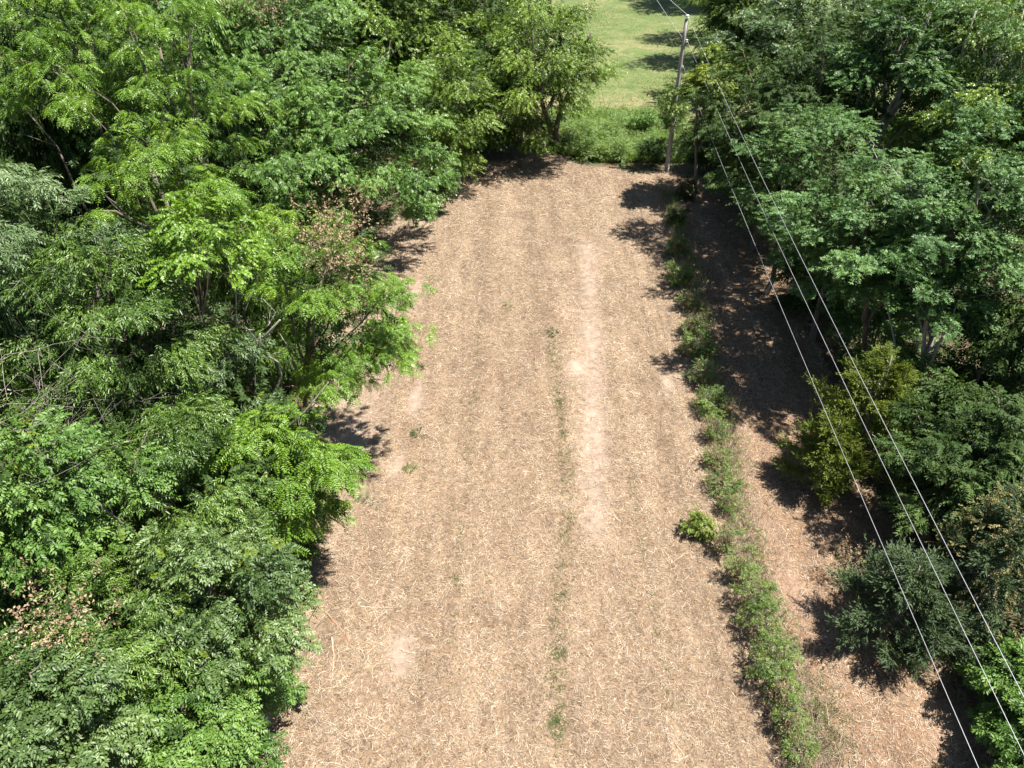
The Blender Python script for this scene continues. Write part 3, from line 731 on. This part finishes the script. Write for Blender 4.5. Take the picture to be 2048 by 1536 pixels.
b = at(60, 830, 5.0); 
snag('bare grey dead tree of thin twigs at the left edge, middle height', (b[0], b[1], 0), [at(75, 700, 10.4), at(150, 760, 9.9), at(15, 800, 10.0), at(115, 850, 9.6), at(35, 690, 10.6), at(60, 900, 9.4)], 3, .034, twigs=12)
b = at(450, 760, 4.5)
snag('bare pale grey branch leaning up toward the field left of the tan dead leaves', (b[0], b[1], 0), [at(560, 640, 8.7), at(520, 668, 8.3)], 4, .13, 'pale_bark', 'dead_tree', 2)

# ------------------------------------------------------------------ right wood
def TR(name, label, sp, uvz, r, rz, count, seed, off=(0, 0), **kw):
    return T(name, label, sp, uvz, r, rz, count, seed, WR, off, **kw)
TR('maple_tree', 'bright yellow green tree just right of the utility pole', 'vine', (1428, 160, 8.0), 2.3, 1.7, 1900, 201, boughs=20, clump=.32, size=.8, far=False)
TR('maple_tree', 'green tree at the top edge right of the pole top, beside the lawn', 'yellow', (1475, 35, 7.5), 3.8, 4.2, 1500, 202, boughs=22, clump=.28, size=1.3)
TR('locust_tree', 'silvery grey green tree at the top edge between the pole and the tall pale trunk', 'softlocust', (1590, 60, 9.6), 4.0, 3.2, 2000, 203, boughs=24, clump=.27, size=1.4, bark='pale_bark')
def TD(name, label, sp, c, r, rz, count, seed, **kw): return plant(name, label, 'tree', WR, sp, c[:2], c, r, rz, count, seed, **kw)
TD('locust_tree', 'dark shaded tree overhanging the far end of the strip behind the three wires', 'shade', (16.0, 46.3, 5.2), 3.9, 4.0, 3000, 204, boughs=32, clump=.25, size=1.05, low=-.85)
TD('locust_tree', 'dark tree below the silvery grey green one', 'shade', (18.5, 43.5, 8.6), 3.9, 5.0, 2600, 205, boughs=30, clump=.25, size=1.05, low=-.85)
TD('locust_tree', 'dark bluish tree between the wires and the broad feathery crown', 'shade', (14.5, 40.0, 7.5), 3.8, 5.2, 3000, 206, boughs=32, clump=.25, size=1.05, low=-.9)  # these dark trees carry the shade of taller ones in their leaf colour
TD('locust_tree', 'shaded bluish tree at the edge of the strip behind the rightmost wire', 'locust', (13.9, 34.6, 6.9), 3.4, 4.6, 2400, 213, boughs=28, clump=.26, size=1.0, low=-.9)
TD('locust_tree', 'bluish tree at the edge of the strip under the broad feathery crowns', 'locust', (14.9, 30.0, 6.4), 3.0, 3.8, 2000, 214, boughs=24, clump=.27, size=1.0, low=-.8)
TR('locust_tree', 'tall feathery tree with a pale slanting trunk at upper right', 'locust', (1840, 90, 11.5), 4.0, 3.4, 2400, 207, boughs=24, clump=.26, size=1.35, bark='pale_bark', trunk_r=.24, off=(-1.5, -.5), limbs=14)
TR('oak_tree', 'yellowish tree with white stems cut by the top right corner', 'yellow', (2010, 90, 11.8), 3.0, 3.6, 1900, 208, boughs=22, clump=.28, size=.95, bark='pale_bark', stems=3)
TR('locust_tree', 'broad bluish feathery tree hanging toward the strip at right, left of the wide crown', 'locust', (1715, 465, 7.6), 2.8, 2.8, 2300, 209, boughs=24, clump=.26, size=1.1, off=(2.5, .5))
TR('locust_tree', 'wide bluish feathery tree at the right edge above the grey leaning trunk', 'locust', (1930, 430, 8.6), 3.3, 3.0, 2900, 210, boughs=28, clump=.25, size=1.1, off=(1, .5), bark='pale_bark')
TR('locust_tree', 'feathery tree on a bent grey trunk above the yellow green cedar', 'locust', (1890, 560, 6.4), 2.5, 1.5, 1700, 211, boughs=20, clump=.27, size=1.0, off=(.2, -1.6), bark='pale_bark', trunk_r=.13, limbs=12)
TR('maple_tree', 'light leaved tree at the right edge below the top right corner tree', 'yellow', (1990, 270, 9.5), 2.6, 2.6, 1500, 212, boughs=18, clump=.30, size=1.0)
cedar('cedar_tree', 'yellow green cedar below the feathery tree on the bent trunk', np.array([13.3, 20.8]), 5.8, 2.5, 3900, 221, 'cedar', 1.0, irregular=.5)
cedar('cedar_tree', 'small yellow green cedar at the edge of the strip, left of the larger one', np.array([11.7, 19.8]), 3.6, 1.5, 1500, 222, 'cedar', 1.0)
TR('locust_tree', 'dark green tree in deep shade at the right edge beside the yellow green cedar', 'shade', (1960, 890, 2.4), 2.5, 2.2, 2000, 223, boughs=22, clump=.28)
TD('maple_tree', 'dark shaded young tree between the yellow green cedar and the golden topped one', 'shade', (14.7, 17.2, 3.5), 2.1, 2.8, 1800, 228, boughs=22, clump=.28, size=.9, far=True)
cedar('cedar_tree', 'vine covered cedar with golden brown top at the lower right edge', at(1930, 1260, 0)[:2] + np.array([.2, .3]), 5.6, 2.4, 2700, 224, 'cedar_blue', 1.05,
      extra=[('golden_vine', 'fine', 'gold', 430, .35, .7)])
cedar('cedar_tree', 'bluish green cedar with drooping tips beside the strip at lower right', at(1765, 1275, 0)[:2], 3.6, 2.0, 3000, 225, 'cedar_blue', 1.0, irregular=.4)
TR('maple_tree', 'bright green young tree at the right edge under the wires near the bottom', 'broad', (2050, 1370, 1.6), 1.15, 1.4, 1500, 226, boughs=18, clump=.32, size=.68)
TR('maple_tree', 'green young tree in the bottom right corner', 'broad', (2075, 1530, 1.3), .9, 1.1, 1100, 227, boughs=14, clump=.34, size=.66)
for i, (x, y, z, r, sp, lab) in enumerate([
        (20.0, 70, 7.5, 3.8, 'shade', 'dark tree beside the lawn behind the bright yellow green tree'), (23.6, 85, 11, 5.4, 'yellow', 'tree at the lawn edge that throws the middle shadow on the lawn'),
        (29.5, 119, 12, 7.5, 'shade', 'tree past the lawn that throws the shadow at the top edge'), (26, 58, 7.5, 4.6, 'lance', 'narrow leaved tree behind the silvery grey green one'),
        (22.5, 33, 9, 3.8, 'locust', 'feathery tree behind the wide bluish crown at right'), (26, 24, 9.0, 3.8, 'broad', 'tall tree outside the right edge that shades the dark trees'),
        (24, 13.5, 8.5, 3.4, 'broad', 'tall tree outside the right edge beside the vine covered cedar'), (27, 47, 8.5, 4.6, 'broad', 'broad leaved tree behind the tall pale trunked one'),
        (35, 56, 8.5, 5.0, 'yellow', 'yellow green tree behind the top right corner tree'), (20.5, 51, 6.0, 4.2, 'shade', 'dark tree filling the gap behind the tall pale trunk'),
        (25, 38.5, 6.0, 4.0, 'broad', 'broad leaved tree in the gap right of the pale slanting trunk'), (24.5, 97, 9, 4.8, 'lance', 'narrow leaved tree at the lawn edge between the two lawn shadows'), (33, 70, 9, 5.5, 'lance', 'narrow leaved tree far behind at the top edge right of the pole'),
        (23, 74, 8, 4.2, 'yellow', 'yellow green tree at the top edge beside the lawn')]):
    back_tree(lab, WR, sp, x, y, z, r, 240 + i)
US = 'shrubs under the right wood'
for i, (u, v, z, r, sp, lab) in enumerate([
        (1420, 300, 1.8, 1.7, 'shade', 'dark shrub right of the foot of the pole'), (1500, 330, 2.0, 1.8, 'shade', 'shaded shrub behind the far end of the strip'),
        (1640, 560, 2.2, 1.8, 'shade', 'shaded shrub at the edge of the strip below the feathery crowns'), (1760, 640, 2.5, 1.8, 'locust', 'bluish shrub above the yellow green cedar'),
        (2010, 990, 3.0, 2.0, 'shade', 'dark shrub at the right edge above the golden topped cedar'),
        (1790, 760, 2.2, 1.6, 'broad', 'glossy shrub right of the yellow green cedar'), (2010, 700, 4.0, 2.0, 'shade', 'dark shrub at the right edge behind the grey leaning trunk')]):
    c = at(u, v, z)
    shrub(lab, US, sp, c, r, 280 + i)
# brown dead sapling by the strip
c = at(1700, 1115, 1.3)
plant('sapling', 'small brown leaved dead sapling at the edge of the strip above the bluish cedar', 'sapling', None, 'gold', c[:2], c, .55, .7, 14, 290, boughs=6, clump=.4, trunk_r=.03, size=.5, extra=[('dead_leaf', 'dead', 60, (0, 0, .2), .5)])

# ------------------------------------------------------------------ hedgerow between field and strip
HG = 'bushes of the overgrown hedgerow'
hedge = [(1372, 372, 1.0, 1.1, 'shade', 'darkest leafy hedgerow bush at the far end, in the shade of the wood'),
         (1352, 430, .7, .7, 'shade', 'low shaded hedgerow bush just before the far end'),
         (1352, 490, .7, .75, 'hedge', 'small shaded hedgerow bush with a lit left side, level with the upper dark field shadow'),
         (1360, 548, .7, .75, 'hedge', 'hedgerow bush with upright shoots in half shade'),
         (1378, 600, .6, .7, 'hedge', 'thin hedgerow bush with dry brown stems in half shade'),
         (1385, 650, .6, .7, 'hedge', 'hedgerow bush where the long tree shadow ends'),
         (1392, 690, .7, .8, 'hedge', 'sunlit hedgerow bush spreading to the left, first past the tree shadow'),
         (1405, 742, .7, .75, 'weed', 'pale green hedgerow bush beside the dappled strip'),
         (1420, 800, .7, .85, 'hedge', 'widest mid row hedgerow bush with feathery light leaves'),
         (1432, 855, .7, .75, 'hedge', 'yellowish hedgerow bush with brown stalks at mid row'),
         (1432, 915, .5, .6, 'hedge', 'narrow hedgerow bush at the waist of the row'),
         (1445, 965, .5, .62, 'hedge', 'thin dry hedgerow bush just beyond the side spur'),
         (1458, 1005, .45, .5, 'hedge', 'lowest gappy hedgerow bush, mostly dry stalks, at the side spur'),
         (1405, 1048, .6, .55, 'vine', 'light green bush that spurs out of the row toward the field'),
         (1450, 1078, .7, .66, 'hedge', 'bushy light green part of the row beside the spur'),
         (1483, 1135, .75, .64, 'hedge', 'hedgerow bush with brown stalks on its field side, below the spur'),
         (1508, 1190, .8, .68, 'hedge', 'deep green hedgerow bush with vine tendrils'),
         (1522, 1250, .75, .62, 'hedge', 'hedgerow bush with reddish brown stalks beside the bluish cedar'),
         (1548, 1318, .8, .72, 'hedge', 'largest lower hedgerow bush with bright leaves and loose tendrils'),
         (1565, 1378, .75, .66, 'hedge', 'hedgerow bush opposite the last cedar shadow'),
         (1582, 1436, .65, .60, 'hedge', 'bright hedgerow bush above the branching shadow at the bottom'),
         (1600, 1500, .45, .48, 'hedge', 'thin hedgerow bush at the bottom edge of the picture')]
rngh = np.random.default_rng(404)
for i, (u, v, z, r, sp, lab) in enumerate(hedge):
    c = at(u, v, z)
    r = r * (.76 if v < 1000 else .72) * (.85, 1.1, .95, 1.2, .8)[i % 5]
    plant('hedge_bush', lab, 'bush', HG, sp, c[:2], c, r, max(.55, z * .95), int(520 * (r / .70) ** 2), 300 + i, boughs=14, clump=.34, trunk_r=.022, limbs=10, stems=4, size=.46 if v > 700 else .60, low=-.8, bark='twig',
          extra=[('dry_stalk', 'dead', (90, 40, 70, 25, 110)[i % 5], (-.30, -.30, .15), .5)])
n = 2600
hy = 9.5 + 39 * rngh.random(n); hx = hedge_x(hy) + rngh.normal(0, .27, n)
k = rngh.random(n) < .62 + .5 * fbm(hx, hy, 61, 2.4); hx, hy = hx[k], hy[k]; n = len(hx)
a = rngh.normal(0, 1, (n, 3))
me = sprays_mesh('creepers', 'fine', np.stack([hx, hy, rngh.uniform(.08, .75, n)], 1), frames(a, np.tile([0, 0, 1.], (n, 1)) + rngh.normal(0, .4, (n, 3))),
                 rngh.uniform(.35, .62, n) * np.interp(hy, [10, 45], [.85, 1.25]), M['hedge'], rngh, rngh.uniform(.15, .65, n), True)
tag(add('creepers', me), 'tangled low creepers linking the bushes of the hedgerow', 'creepers', kind='stuff')
# dry grass skirt under the hedge
n = 16000
hy = rngh.uniform(9, 50, n); hx = hedge_x(hy) + rngh.normal(0, .42, n)
V, F, Tn = blades(rngh, hx, hy, np.full(n, .05), rngh.uniform(.25, .75, n), rngh.uniform(.008, .018, n), rngh.uniform(.5, 1.4, n), np.clip(rngh.normal(.45, .22, n), 0, 1))
tag(add('dry_grass', new_mesh('dry_grass', V, F, M['straw'], Tn)), 'uncut dry grass standing along the foot of the hedgerow', 'grass', kind='stuff')
n = 2200
cpt = at(1645, 1440, 0)
hx = cpt[0] + rngh.normal(0, .42, n); hy = cpt[1] + rngh.normal(0, .7, n)
k = fbm(hx, hy, 71, .9) > rngh.normal(0, .25, n); hx, hy = hx[k], hy[k]; n = len(hx)
V, F, Tn = blades(rngh, hx, hy, np.full(n, .05), rngh.uniform(.10, .35, n), rngh.uniform(.012, .022, n), rngh.uniform(.5, 1.4, n), np.clip(rngh.normal(.4, .3, n), 0, 1))
tag(add('green_grass', new_mesh('green_grass', V, F, M['lawn_blade'], Tn)), 'patch of green grass on the strip beside the lowest hedgerow bushes', 'grass', kind='stuff')

ey = np.concatenate([rngh.uniform(5, 56, 9000), rngh.uniform(6, 52, 7000)]); ex = np.concatenate([np.interp(ey[:9000], [0, 10, 22, 34, 45, 56], [-7.2, -7.0, -7.6, -8.2, -7.0, -4.5]), np.interp(ey[9000:], [0, 10, 20, 30, 45, 52], [13.0, 13.0, 13.8, 14.6, 16.2, 15.4])]) + rngh.normal(0, .65, 16000)
k = fbm(ex, ey, 73, 1.8) > rngh.normal(.05, .3, 16000); ex, ey = ex[k], ey[k]; n = len(ex)
V, F, Tn = blades(rngh, ex, ey, np.full(n, .04), rngh.uniform(.15, .55, n), rngh.uniform(.010, .022, n), rngh.uniform(.3, 1.4, n), np.clip(rngh.normal(.4, .3, n), 0, 1))
tag(add('edge_grass', new_mesh('edge_grass', V, F, M['lawn_blade'], Tn)), 'rough uncut grass along the feet of the woods beside the mown ground', 'grass', kind='stuff')
# ------------------------------------------------------------------ weeds at the far end, lawn grass
n = 52000
wx = rngh.uniform(3.0, 15, n); wy = rngh.uniform(55, 70, n)
keep = wy > np.interp(wx, [3, 5, 8, 11, 15], [58, 56, 54.8, 54, 53]) + fbm(wx, wy, 41, 3)
keep &= wy < 67.5 + 1.2 * fbm(wx, wy, 42, 4)
wx, wy = wx[keep], wy[keep]; n = len(wx)
hgt = np.clip(.75 + .5 * fbm(wx, wy, 43, 3.5), .2, 1.6) * np.interp(wy, [54, 57, 66, 69], [.5, 1, 1, .4])
V, F, Tn = blades(rngh, wx, wy, np.full(n, .05), hgt * rngh.uniform(.5, 1.2, n) + .1, rngh.uniform(.03, .065, n), rngh.uniform(.35, 1.3, n), np.clip(rngh.normal(.42, .25, n), 0, 1))
tag(add('tall_weeds', new_mesh('tall_weeds', V, F, M['weed'], Tn)), 'tall green weeds between the mown field and the lawn', 'weeds', kind='stuff')
k = rngh.choice(n, 3000); P = np.stack([wx[k], wy[k], hgt[k] * rngh.uniform(.55, 1.0, 3000)], 1)
a = rngh.normal(0, 1, (3000, 3)); a[:, 2] = np.abs(a[:, 2]) * .6
me = sprays_mesh('weed_tops', 'lance', P, frames(a, np.tile([0, -.25, 1.], (3000, 1)) + rngh.normal(0, .35, (3000, 3))), rngh.uniform(.8, 1.4, 3000), M['weed'], rngh, rngh.uniform(.3, .9, 3000), True)
tag(add('weed_tops', me), 'pale leafy tops of the tall weeds between field and lawn', 'weeds', kind='stuff')
WB = 'weed bushes between field and lawn'
for i, (u, v, z, r, sp, lab) in enumerate([
        (1175, 260, .9, 1.3, 'weed', 'leafy weed bush right of the forked trunk'), (1285, 245, 1.1, 1.1, 'broad', 'darker glossy bush in the middle of the weeds near the lawn'),
        (1180, 300, .7, 1.1, 'hedge', 'weed bush at the field edge, left end of the weeds'), (1235, 298, .8, 1.2, 'weed', 'weed bush at the field edge, middle of the weeds'),
        (1310, 300, .9, 1.2, 'shade', 'darker weed bush at the field edge left of the pole'), (1235, 255, .8, 1.2, 'weed', 'pale weed bush behind the middle one'),
        (1140, 270, .8, .9, 'hedge', 'weed bush at the foot of the forked trunk'), (1330, 225, 1.2, 1.2, 'hedge', 'leafy weed bush left of the pole at the lawn edge')]):
    c = at(u, v, z)
    plant('weed_bush', lab, 'bush', WB, sp, c[:2], c, r, max(.7, z), 520, 340 + i, boughs=12, clump=.4, trunk_r=.03, limbs=5, stems=2, size=.8, droop=-.2)
n = 50000
gx = rngh.uniform(2, 32, n); gy = 66 + 60 * rngh.random(n) ** 1.2
V, F, Tn = blades(rngh, gx, gy, np.full(n, .08), rngh.uniform(.08, .22, n), rngh.uniform(.03, .07, n), rngh.uniform(.3, 1.2, n), np.clip(rngh.normal(.42, .33, n) + .35 * np.exp(-((gy - 68) / 4) ** 2), 0, 1))
tag(add('lawn_grass', new_mesh('lawn_grass', V, F, M['lawn_blade'], Tn)), 'short mown grass of the lawn beyond the weeds', 'grass', kind='stuff')

# ------------------------------------------------------------------ utility pole and wires
PB = at(1333, 342, 0); PH = 10.4
pole = empty('utility_pole', (PB[0], PB[1], 0)); tag(pole, 'weathered wooden utility pole at the far end of the hedgerow', 'utility pole')
tb = Tubes(); tb.tube(np.stack([np.zeros(10), np.zeros(10), np.linspace(0, PH, 10)], 1), np.linspace(.17, .11, 10), 12)
add('shaft', tb.mesh('shaft', M['pole']), pole)
def lathe(prof, sides=12, at_=(0, 0, 0)):
    tb = Tubes(); tb.tube([(at_[0], at_[1], at_[2] + z) for z, _ in prof], [r for _, r in prof], sides); return tb
add('pin_insulator', lathe([(0, .05), (.06, .06), (.07, .12), (.12, .125), (.13, .07), (.17, .07), (.18, .12), (.24, .11), (.28, .05)], 12, (.03, -.04, PH)).mesh('pin_insulator', M['porcelain']), pole)
ZN, ZC = 9.05, 7.45
add('neutral_insulator', lathe([(0, .04), (.02, .075), (.08, .075), (.10, .05), (.13, .05), (.15, .075), (.21, .075), (.23, .04)], 10, (.19, -.08, ZN - .1)).mesh('neutral_insulator', M['porcelain']), pole)
tb = Tubes(); tb.tube([(.08, 0, ZN), (.30, -.08, ZN)], [.025, .025], 6); add('insulator_bracket', tb.mesh('insulator_bracket', M['steel']), pole)
tb = Tubes(); tb.tube([(.1, -.05, ZC), (.20, -.14, ZC)], [.035, .035], 6); tb.tube([(.13, -.03, ZC - .15), (.13, -.03, ZC + .15)], [.03, .03], 6); add('cable_clamp', tb.mesh('cable_clamp', M['steel']), pole)
tb = Tubes(); tb.tube([(.115, -.06, PH - .05), (.145, -.06, 5.2), (.165, -.06, .3)], [.012] * 3, 5); add('ground_wire', tb.mesh('ground_wire', M['steel']), pole)
def wire(name, label, p0, a, b_, dxdy, span, rad, sgn=-1):
    d = np.linspace(0, span, 90)
    P = np.stack([p0[0] + dxdy * d, p0[1] + sgn * d, p0[2] - a * d + b_ * d * d], 1)
    root = P[0].copy(); tb = Tubes(); tb.tube(P - root, np.full(90, rad), 6)
    o = add(name, tb.mesh(name, M['wire']), None, root); tag(o, label, 'power line', 'overhead wires on the utility pole'); return o
wire('power_line', 'uppermost and rightmost wire, from the white insulator on the pole top', (PB[0] + .03, PB[1] - .04, PH + .25), .0922, .000643, -.055, 143, .0068)
wire('power_line', 'middle wire, from the small bracket below the pole top', (PB[0] + .25, PB[1] - .1, ZN), .0760, .00053, -.055, 143, .0068)
wire('power_line', 'lowest and leftmost wire, from the clamp halfway down the pole', (PB[0] + .18, PB[1] - .12, ZC), .0640, .00045, -.058, 143, .0068)
wire('power_line', 'upper wire running on beyond the pole toward the top edge', (PB[0] + .03, PB[1] - .04, PH + .25), .05, .0006, .035, 80, .018, 1)
wire('power_line', 'lower wire running on beyond the pole toward the top edge', (PB[0] - .1, PB[1] + .05, ZN + .2), .012, .0004, .045, 80, .014, 1)
ga = at(1296, 186, .1)
gw = empty('guy_wire', (ga[0], ga[1], 0)); tag(gw, 'thin slanting guy wire with a faded orange guard on the lawn left of the pole', 'guy wire')
tb = Tubes(); tb.tube([(0, 0, .05), (PB[0] - ga[0] - .08, PB[1] - ga[1] + .05, PH - .4)], [.008, .008], 5); add('cable', tb.mesh('cable', M['steel']), gw)
gd = np.array([PB[0] - ga[0], PB[1] - ga[1], PH - .4]); gd /= np.linalg.norm(gd)
tb = Tubes(); tb.tube([gd * .1, gd * 1.2], [.05, .05], 8); add('guy_guard', tb.mesh('guy_guard', M['orange']), gw)
# climbing vine on the pole
c = np.array([PB[0] + .1, PB[1] - .05, 4.6])
plant('climbing_vine', 'leafy vine climbing the utility pole', 'vine', None, 'hedge', PB[:2] + np.array([.3, -.2]), c, .75, 2.3, 420, 360, boughs=12, clump=.24, trunk_r=.02, limbs=5, size=1.2)

# ------------------------------------------------------------------ small things on the field
def stick(label, pts, rad, mat, seed, side=0, name='fallen_branch'):
    rng = np.random.default_rng(seed)
    W = [px(u, v, .07) for u, v in pts]; root = W[0].copy(); root[2] = 0
    o = empty(name, root); tag(o, label, 'branch')
    P = np.array(W) - root
    t = np.linspace(0, 1, len(P)); tt = np.linspace(0, 1, len(P) * 4)
    Q = np.stack([np.interp(tt, t, P[:, k]) for k in range(3)], 1) + rng.normal(0, .012, (len(tt), 3)); Q[:, 2] = .06 + np.abs(rng.normal(0, .012, len(tt)))
    tb = Tubes(); tb.tube(Q, np.linspace(rad, rad * .45, len(tt)), 6); add('stem', tb.mesh('stem', M[mat]), o)
    for _ in range(side):
        a = Q[rng.integers(2, len(Q) - 2)]; e = a + np.array([rng.normal(0, .3), rng.normal(0, .3), .05])
        tb = Tubes(); tb.tube(bent(a, e, rng, .06, 4), np.linspace(rad * .5, rad * .2, 4), 5); add('twig', tb.mesh('twig', M[mat]), o)
stick('pale forked branch lying alone in the middle of the field beside the bare track', [(1108, 621), (1125, 628), (1138, 640), (1155, 643)], .035, 'stick', 1, 1)
stick('reddish split branch beside the lower left trees', [(650, 1222), (670, 1245), (690, 1265), (700, 1285)], .030, 'red_stick', 2, 1)
stick('long pale branch lying flat above the bare patch', [(720, 1213), (750, 1216), (790, 1215)], .020, 'stick', 3, 1)
stick('upright pale branch lying along the field edge below the red branch', [(664, 1275), (667, 1310), (666, 1350), (660, 1372)], .030, 'stick', 4, 1)
stick('curved grey branch reaching from the lower trees, nearest the bottom left', [(600, 1405), (620, 1425), (640, 1450), (680, 1465)], .024, 'twig', 5, 2)
stick('dark branch running down from the curved grey branch', [(668, 1470), (690, 1485), (715, 1495), (732, 1500)], .022, 'dark_stick', 6, 1)
stick('short dark stick right of the red branch', [(722, 1300), (735, 1308), (748, 1316)], .018, 'dark_stick', 7)
stick('thin dark stick standing out in the straw left of the middle', [(884, 1238), (887, 1255), (888, 1275)], .014, 'dark_stick', 8)
stick('pale stick at the right rim of the bare patch', [(800, 1298), (815, 1305), (830, 1307)], .018, 'stick', 9)
stick('dark forked twig just under the lowest feather leaved bough', [(650, 1122), (668, 1128), (684, 1131)], .016, 'dark_stick', 10, 1)
stick('dark bent stick on the shaded strip beside the middle wire', [(1512, 745), (1520, 735), (1532, 720)], .022, 'dark_stick', 11)
stick('straight pale stick on the shaded strip near the far end', [(1462, 470), (1470, 485)], .02, 'stick', 12)
stick('pair of pale twigs sticking out beside the bottom of the hedgerow', [(1545, 1520), (1575, 1505), (1600, 1500)], .022, 'stick', 13, 1)
stick('long dark stick lying across the shaded strip beside the cedar', [(1518, 715), (1530, 730), (1523, 745)], .02, 'dark_stick', 14)

def weed(label, uv, r, cnt, seed, sp='hedge'):
    c = px(uv[0], uv[1], .1)
    plant('weed_tuft', label, 'weed', 'green weeds on the mown field', sp, c[:2], c, r, .14, cnt, seed, boughs=5, clump=.5, trunk_r=.008, limbs=3, size=.3, droop=-.3)
weed('dark green weed tuft above the narrow bare scrape at left', (836, 736), .35, 70, 401, 'shade')
weed('green weed tuft beside the left bare scrape, lower one', (835, 868), .25, 45, 402, 'shade')
weed('upright green weed tuft at left, above the grassy patch', (820, 935), .22, 45, 403)
weed('small bright green weed standing in the upper middle of the field', (1022, 612), .28, 50, 404, 'weed')
weed('spreading grey green weed patch at the left near the field edge', (740, 1000), .40, 70, 405, 'grey')
weed('faint green weeds left of the upper middle', (862, 560), .6, 60, 406, 'weed')
weed('green weed tuft in the upper dark track', (1105, 665), .35, 50, 407, 'shade')
n = 160
c = px(890, 1370, .05); rr = np.random.default_rng(9)
Pp = c + np.stack([rr.normal(0, .35, n), rr.normal(0, .35, n), rr.uniform(0, .08, n)], 1)
for q, (uu, vv) in enumerate([(873, 1330), (880, 1352), (905, 1372), (920, 1375), (892, 1390)]):
    m_ = np.arange(n) % 5 == q; cc = px(uu, vv, .05); Pp[m_] = cc + np.stack([rr.normal(0, .12, m_.sum()), rr.normal(0, .12, m_.sum()), rr.uniform(.0, .07, m_.sum())], 1)
me = sprays_mesh('dead_leaves', 'dead', Pp, frames(rr.normal(0, 1, (n, 3)) * np.array([1, 1, .2]), np.tile([0, 0, 1.], (n, 1)) + rr.normal(0, .3, (n, 3))), np.full(n, .32), M['dead'], rr, np.full(n, .85))
tag(add('dead_leaves', me), 'scatter of pale curled dead leaves on the straw at lower left', 'leaves', kind='stuff')

# wood floor leaf litter is in the material; triangles of foliage for the log
print('FOLIAGE TRIS', TRI[0], 'OBJECTS', len(bpy.data.objects), 'ALL TRIS', sum(len(m.loops) - 2 * len(m.polygons) for m in bpy.data.meshes))
BIG = sorted(((len(m.loops) - 2 * len(m.polygons), m.name) for m in bpy.data.meshes), reverse=True)[:12]; print(BIG, sum(len(m.loops) - 2 * len(m.polygons) for m in bpy.data.meshes if m.name.startswith(('trunk','branch'))))
